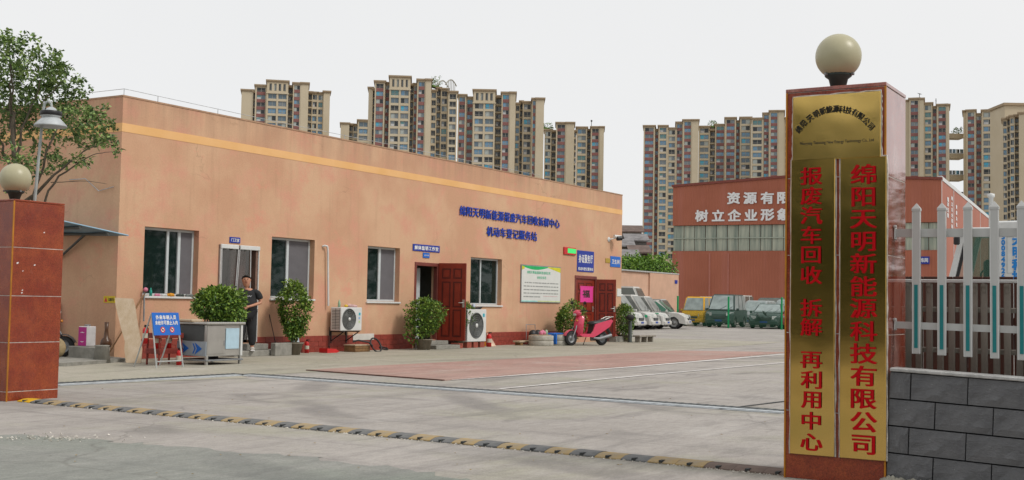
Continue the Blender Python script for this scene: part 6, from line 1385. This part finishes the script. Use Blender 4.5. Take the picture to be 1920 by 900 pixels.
# ================================================================= HIGH-RISE FLATS
M_bei = mat('beige_tower_render', (.50, .425, .30), .85, .1, .12, col2=(.55, .475, .35)); M_beis = mat('beige_tower_shade_render', (.37, .29, .165), .85, .1, .12)
M_tred = mat('maroon_spandrel', (.24, .105, .095), .85, .15, .3); M_corn = mat('brown_cornice', (.34, .26, .17), .85, .1)
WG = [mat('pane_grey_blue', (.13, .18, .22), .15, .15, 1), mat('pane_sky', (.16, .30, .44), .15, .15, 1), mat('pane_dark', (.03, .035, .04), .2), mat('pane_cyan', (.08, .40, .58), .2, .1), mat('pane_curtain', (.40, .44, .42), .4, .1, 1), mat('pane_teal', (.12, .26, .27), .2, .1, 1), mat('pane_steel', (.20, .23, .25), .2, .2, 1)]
M_wf = mat('tower_window_frame', (.34, .33, .29), .6)
def winmesh(g1, g2, kind):
    q = MB(); q.quad((0, .12, 0), (.5, .12, 0), (.5, .12, 1), (0, .12, 1), m=0); q.quad((.5, .12, 0), (1, .12, 0), (1, .12, 1), (.5, .12, 1), m=1)
    q.box((0, .02, 0), (1, .11, .05), 2); q.box((0, .02, .94), (1, .11, 1), 2); q.box((.48, .03, .05), (.53, .11, .94), 2); q.box((0, .03, .05), (.04, .11, .94), 2); q.box((.96, .03, .05), (1, .11, .94), 2)
    if kind == 1: q.box((0, .0, .28), (1, .02, .33), 2)
    if kind == 2: q.box((0, .05, .05), (.48, .118, .45), 3)
    return q.mesh('window', [WG[g1], WG[g2], M_wf, mat('white_ac_box', (.5, .5, .5), .6)])
WM = [winmesh(*k) for k in ((0, 0, 0), (1, 0, 0), (2, 6, 0), (3, 1, 1), (4, 6, 0), (5, 5, 1), (6, 2, 2), (2, 2, 1), (0, 4, 0), (1, 1, 1), (6, 6, 0), (4, 2, 0), (5, 0, 2))]
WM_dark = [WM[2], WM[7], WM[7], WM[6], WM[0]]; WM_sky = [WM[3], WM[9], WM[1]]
def tower(label, D, bays, sp, ylim, seed, depth=16, name='apartment_tower'):
    """bays: (px0, px1, y top, kind, setback). kinds: p blank pier, r windows+maroon spandrels, b windows+beige bands, c crown with slots over two window columns, d dark recessed slot, s shaded windows"""
    r = random.Random(seed); o = gd(bays[0][0], D); pm0 = (bays[0][0]+bays[-1][1])/2; rm = ray(pm0, horizon(pm0)); dr_ = V((rm.y, -rm.x, 0)).normalized(); hd_ = math.atan2(dr_.y, dr_.x); e = empty(name, label, 'apartment block', tuple(o), hd_, 'high-rise flats behind the yard')
    sh = sp*D/FPX; wall, cor, red = MB(), MB(), MB(); s0 = (bays[0][0]-960)/FPX
    def loc(px, py): return upl(px, py, o, dr_)
    rowsky = {}
    for i, (p0, p1, yt, kd, sb) in enumerate(bays):
        x0, z = loc(p0, yt); x1, _ = loc(p1, yt); y0 = sb; W_ = x1-x0; zlim = loc((p0+p1)/2, ylim)[1]
        ch = .9; zw = z-ch                              # wall top under the cornice
        cor = MB(); cor.box((x0-.5, y0-.5, zw+.35), (x1+.5, depth, z)); cor.box((x0-.22, y0-.25, zw-.05), (x1+.22, depth-.1, zw+.35)); cor.build('cornice', M_corn, e, fixn=False)
        if kd == 'p': wall.box((x0, y0, 0), (x1, depth, zw-.05)); continue
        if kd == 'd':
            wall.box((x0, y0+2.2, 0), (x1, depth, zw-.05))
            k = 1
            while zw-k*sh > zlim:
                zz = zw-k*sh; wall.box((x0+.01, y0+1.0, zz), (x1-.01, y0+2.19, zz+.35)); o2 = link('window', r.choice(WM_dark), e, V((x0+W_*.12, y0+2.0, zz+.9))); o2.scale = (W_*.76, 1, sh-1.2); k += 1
            continue
        pw = min(.55, W_*.13); wall.box((x0, y0+.5, 0), (x1, depth, zw-.05)); wall.box((x0, y0, 0), (x0+pw, y0+.5, zw-.05)); wall.box((x1-pw, y0, 0), (x1, y0+.5, zw-.05))
        cols = [(x0+pw, x1-pw)]; top = zw
        if kd == 'c':
            mid = (x0+x1)/2; cols = [(x0+pw, mid-.35), (mid+.35, x1-pw)]; wall.box((mid-.35, y0, 0), (mid+.35, y0+.5, zw-sh*1.5)); top = zw-sh*1.55
            n4 = 4; wall.box((x0+pw, y0, top), (x1-pw, y0+.5, top+sh*.35)); wall.box((x0+pw, y0, zw-.6), (x1-pw, y0+.5, zw-.05)); wall.box((x0-.3, y0-.3, top-.1), (x1+.3, y0-.001, top+.35))
            for k in range(n4+1): xx = lerp2(x0+pw, x1-pw, k/n4); wall.box((xx-.45, y0+.01, top+sh*.35), (xx+.45, y0+.49, zw-.6))
            for k in range(n4): xx = lerp2(x0+pw, x1-pw, (k+.5)/n4); o2 = link('window', WM[2] if k != 1 else WM[4], e, V((xx-.7, y0+.35, top+sh*.4))); o2.scale = (1.4, 1, sh*.95)
        k = 0
        sm_ = red if kd == 'r' else wall; bh = sh*(.42 if kd == 'r' else .30)
        first = top-(.35 if kd != 'c' else .1)
        while first-k*sh > zlim:
            zt_ = first-k*sh; zb__ = zt_-(sh-bh)
            for c0, c1 in cols:
                sm_.box((c0+.002, y0+.06+(0 if kd != 'r' else .1), zb__-bh), (c1-.002, y0+.499, zb__))
                key = round(zt_/sh); 
                if key not in rowsky: rowsky[key] = r.random()
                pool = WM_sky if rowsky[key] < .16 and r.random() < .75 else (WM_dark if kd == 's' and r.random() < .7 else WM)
                o2 = link('window', r.choice(pool), e, V((c0+.05, y0+.32, zb__+.02))); o2.scale = (c1-c0-.1, 1, sh-bh-.04)
            k += 1
        sm_.box((cols[0][0]+.002, y0+.1, 0), (cols[-1][1]-.002, y0+.45, first-k*sh))
        if kd != 'c': wall.box((x0+pw, y0+.02, top-.35), (x1-pw, y0+.499, top-.05))
    wall.build('wall', M_bei, e, fixn=False)
    if red.v: red.build('spandrel', M_tred, e, fixn=False)['kind'] = 'stuff'
    return e, loc
T1, _ = tower('beige tower standing alone at the far left above the roof', 480, [(453, 475, 165, 'p', 2), (475, 479, 168, 'd', 2), (479, 501, 157, 'r', 1), (501, 541, 149, 'c', 0), (541, 550, 158, 'd', 2), (550, 565, 153.5, 'r', .5), (565, 579, 153.5, 'p', .4), (579, 586, 166, 'd', 6), (586, 597, 166, 's', 7), (597, 608, 167, 's', 7), (608, 620, 165, 'p', 6)], 14, 262, 1)
T2, _ = tower('short beige block at the left foot of the widest tower', 560, [(639, 655, 228.5, 'p', 1), (655, 662, 230, 'd', 2), (662, 671, 230, 'b', 3), (671, 692, 223.5, 'b', 0)], 13, 285, 2)
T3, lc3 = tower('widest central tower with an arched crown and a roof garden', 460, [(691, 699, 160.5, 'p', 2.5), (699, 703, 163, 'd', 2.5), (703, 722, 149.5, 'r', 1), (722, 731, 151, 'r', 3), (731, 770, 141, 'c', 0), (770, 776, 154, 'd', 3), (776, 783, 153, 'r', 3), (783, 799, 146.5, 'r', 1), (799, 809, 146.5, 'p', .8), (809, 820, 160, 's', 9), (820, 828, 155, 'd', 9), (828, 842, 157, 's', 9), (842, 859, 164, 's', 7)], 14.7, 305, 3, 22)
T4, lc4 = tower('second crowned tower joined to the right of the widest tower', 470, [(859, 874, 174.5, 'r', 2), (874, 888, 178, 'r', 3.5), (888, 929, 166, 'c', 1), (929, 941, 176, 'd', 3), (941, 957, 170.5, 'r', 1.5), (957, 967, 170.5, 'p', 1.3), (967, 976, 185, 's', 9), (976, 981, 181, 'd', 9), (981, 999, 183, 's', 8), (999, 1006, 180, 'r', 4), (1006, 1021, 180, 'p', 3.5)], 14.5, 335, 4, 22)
T5, lc5 = tower('lower beige and maroon block right of the crowned towers', 560, [(1021, 1034, 240, 'b', 3), (1034, 1043, 242, 'd', 3), (1043, 1062, 228.5, 'r', 0), (1062, 1077, 228.5, 'p', -.2), (1077, 1081, 240, 'd', 6)], 12.6, 350, 5)
T6, _ = tower('lowest flat block at the right end of the central group', 570, [(1081, 1101, 236.5, 'b', 1), (1101, 1108, 240, 'd', 3), (1108, 1125, 236.5, 'r', 0), (1125, 1132.5, 236.5, 'p', -.2)], 12.6, 368, 6)
T7, _ = tower('tall tower just right of the salmon building with maroon bands', 555, [(1207, 1228, 234.5, 'r', 0), (1228, 1235, 240, 'r', 2.5), (1235, 1252, 234, 'b', .5), (1252, 1268, 238, 'b', 1.5), (1268, 1281, 227, 'r', 1.5), (1281, 1298, 223.5, 'r', 0), (1298, 1310, 223.5, 'p', -.2)], 12.3, 478, 7)
T8, lc8 = tower('broad tower behind the factory slogan with a small roof garden', 560, [(1310, 1331, 234, 'b', 3), (1331, 1341, 240, 'd', 3), (1341, 1360, 231, 'r', 2), (1360, 1380, 219.5, 'r', 0), (1380, 1388, 224, 'r', 2.5), (1388, 1409, 218.5, 'b', .5)], 12.2, 355, 8)
T9, _ = tower('tower rising just left of the plaque pillar', 545, [(1409, 1431, 220, 'b', 1), (1431, 1443, 210, 'r', 1.5), (1443, 1460, 206.5, 'r', 0), (1460, 1470, 206.5, 'p', -.2), (1470, 1500, 216.5, 'b', 5)], 12.3, 350, 9)
T10, _ = tower('tower just right of the plaque pillar with skybridges', 500, [(1690, 1705, 185, 'p', 3), (1705, 1724, 183.5, 'r', 0), (1724, 1732, 183.5, 'p', -.2), (1732, 1748, 191, 'b', 1.5), (1748, 1757, 197, 'r', 2.5), (1757, 1776, 194.5, 'r', .5), (1776, 1780, 194.5, 'p', .4)], 13.4, 420, 10)
T11, _ = tower('tower with blue panes at the right end of the skybridges', 500, [(1806, 1812, 206, 'p', 1), (1812, 1829, 205.5, 'r', 0), (1829, 1841, 211, 'r', 2), (1841, 1866, 205, 'b', .5), (1866, 1879, 214, 's', 3)], 13.4, 440, 11)
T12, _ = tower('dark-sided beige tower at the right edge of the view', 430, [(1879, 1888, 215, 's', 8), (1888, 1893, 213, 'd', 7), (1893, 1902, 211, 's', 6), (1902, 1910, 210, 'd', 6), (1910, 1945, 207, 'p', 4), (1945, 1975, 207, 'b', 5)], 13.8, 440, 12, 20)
o = gd(1893, 448); z_ = dist(1893, 193, 448).z; q = MB(); a = dist(1884, 193, 448); b = dist(1960, 193, 448)
bkx = MB(); bkx.box((0, 0, 0), ((b-a).length, 14, z_-1)); bkx.box((-.6, -.6, z_-.98), ((b-a).length+.6, 14.6, z_), 1); o = bkx.build('apartment_tower', [M_bei, M_corn], None, V((a.x, a.y, 0))); o.rotation_euler = (0, 0, math.atan2(HR.y, HR.x)); tag(o, 'plain beige tower top rising behind the dark-sided tower', 'apartment block', 'high-rise flats behind the yard')
# skybridges
for i, (y0_, y1_, lab) in enumerate([(250, 259, 'topmost beige skybridge between the two right-hand towers'), (288, 297, 'second skybridge from the top with glazed gallery above'), (328, 338, 'third skybridge from the top with glazed gallery above'), (368, 377, 'lowest visible skybridge just above the factory roof')]):
    a = dist(1779, y0_, 506); b = dist(1807, y0_, 506); z0_, z1_ = dist(1793, y1_, 506).z, a.z; L = (b-a).length; e = empty('skybridge', lab, 'skybridge', (a.x, a.y, z0_), math.atan2(HR.y, HR.x), 'skybridges between the right-hand towers')
    q = MB(); q.box((0, 0, 0), (L, 6, z1_-z0_)); q.build('deck', M_bei, e)
    if i:
        q = MB(); q.box((0, 0, z1_-z0_+.01), (L, .15, z1_-z0_+.3)); q.build('rail', M_white, e)
        for k in range(4): o2 = link('window', r.choice(WM), e, V((L*k/4+.1, .3, z1_-z0_+.3))); o2.scale = (L/4-.2, 1, 1.7)
# roof clutter
def roofbit(label, px, py, D, f, m, name, cat):
    c = dist(px, py, D); q = MB(); f(q); o = q.build(name, m, None, c); tag(o, label, cat)
r = random.Random(3)
M_rg = mat('roof_garden_green', (.07, .12, .05), .8, .3, 1)
roofbit('curved greenhouse arch on the roof of the widest tower', 846, 158, 468, lambda q: [q.tube([V((x*1.1-4, 0, -1+2.8*math.sin(math.pi*(x+.2)/8))) for x in range(0, 8)], .25, 6), q.tube([V((x*1.1-4, 4, -1+2.8*math.sin(math.pi*(x+.2)/8))) for x in range(0, 8)], .25, 6)]+[q.tube([V((x*1.1-4, 0, -2.5)), V((x*1.1-4, 0, -1+2.8*math.sin(math.pi*(x+.2)/8)))], .12, 4) for x in range(1, 7)], M_wf, 'roof_arch', 'roof arch')
for px, py, D, lab in ((1027, 236, 572, 'roof garden bushes on the lower block beside the crowned towers'), (1336, 233, 572, 'roof garden bushes on the broad tower behind the slogan'), (816, 156, 474, 'roof garden bushes beside the arch on the widest tower'), (1796, 247, 512, 'roof garden plants on the topmost skybridge')):
    q = MB(); leafball(q, (0, 0, 0), (3.2, 2, 1.6), 70, .7, r, sprig=3); q.box((-3.4, -1.2, -1.9), (3.4, 1.2, -1.2)); tag(q.build('roof_plants', LM_bush, None, dist(px, py, D), fixn=False), lab, 'roof garden', None, 'stuff')
roofbit('thin mast on the flat block at the right of the central group', 1109, 236, 572, lambda q: (q.tube([(0, 0, -1), (0, 0, 2.4)], .15, 5), q.sphere((0, 0, 2.4), .5, 8, 5)), M_grille, 'roof_mast', 'mast')
roofbit('antenna on the tower with skybridges', 1755, 196, 503, lambda q: (q.tube([(0, 0, -1), (0, 0, 2.6)], .15, 5), q.tube([(-.8, 0, 1.6), (.8, 0, 1.6)], .1, 5)), M_grille, 'roof_antenna', 'antenna')
roofbit('small dark dish on the tower right of the plaque pillar', 1724, 181, 502, lambda q: (q.tube([(0, 0, -1), (0, 0, .9)], .12, 5), q.lathe([(0, 0), (1.0, .3), (1.05, .3), (0, .1)], (0, 0, .9), (0, -.3, 1), 10)), mat('green_black_cast_metal', (.03, .045, .04)), 'roof_dish', 'dish')
print('N objects', len(bpy.data.objects), 'tris', sum(len(o.data.polygons) for o in bpy.data.objects if o.type == 'MESH'))

# ================================================================= ROADSIDE TREES behind the viewer (mirrored in the brass and the window panes)
r = random.Random(77); q = MB()
for k in range(15):
    x, y = -19+r.uniform(-2, 2), -42+k*4.6; h = r.uniform(6.2, 8.2)
    q.tube([(x, y, 0), (x+.2, y, h*.5)], [.18, .1], 6, 0)
    for j in range(8): leafball(q, (x+r.uniform(-1.6, 1.6), y+r.uniform(-2.2, 2.2), h*(.10+.11*j)), (2.4, 2.9, 1.9), 90, .7, r, hollow=.3, sprig=3)
for k in range(16):
    x, y = 32+k*4.4, -27+k*1.75+r.uniform(-2, 2); h = r.uniform(7, 11)
    q.tube([(x, y, 0), (x+.2, y, h*.5)], [.18, .1], 6, 0)
    for j in range(5): leafball(q, (x+r.uniform(-1.8, 1.8), y+r.uniform(-1.8, 1.8), h*r.uniform(.3, .85)), (2.6, 2.4, 2.1), 55, .55, r, hollow=.3, sprig=3)
tag(q.build('roadside_trees', leafmats('roadside_leaf', (.05, .085, .025), (.09, .13, .04), (.03, .05, .018)), fixn=False), kind='stuff')
for i, (x, y, lab) in enumerate([(54, 6.5, 'white minivan mirrored in the window left of the notice board, nearer one'), (57.5, 3.2, 'white minivan mirrored in the window left of the notice board, further one')]):
    tag(vehicle(lab, 'car', (x, y, 0), math.radians(130), 'minivan', CW), group=GR)
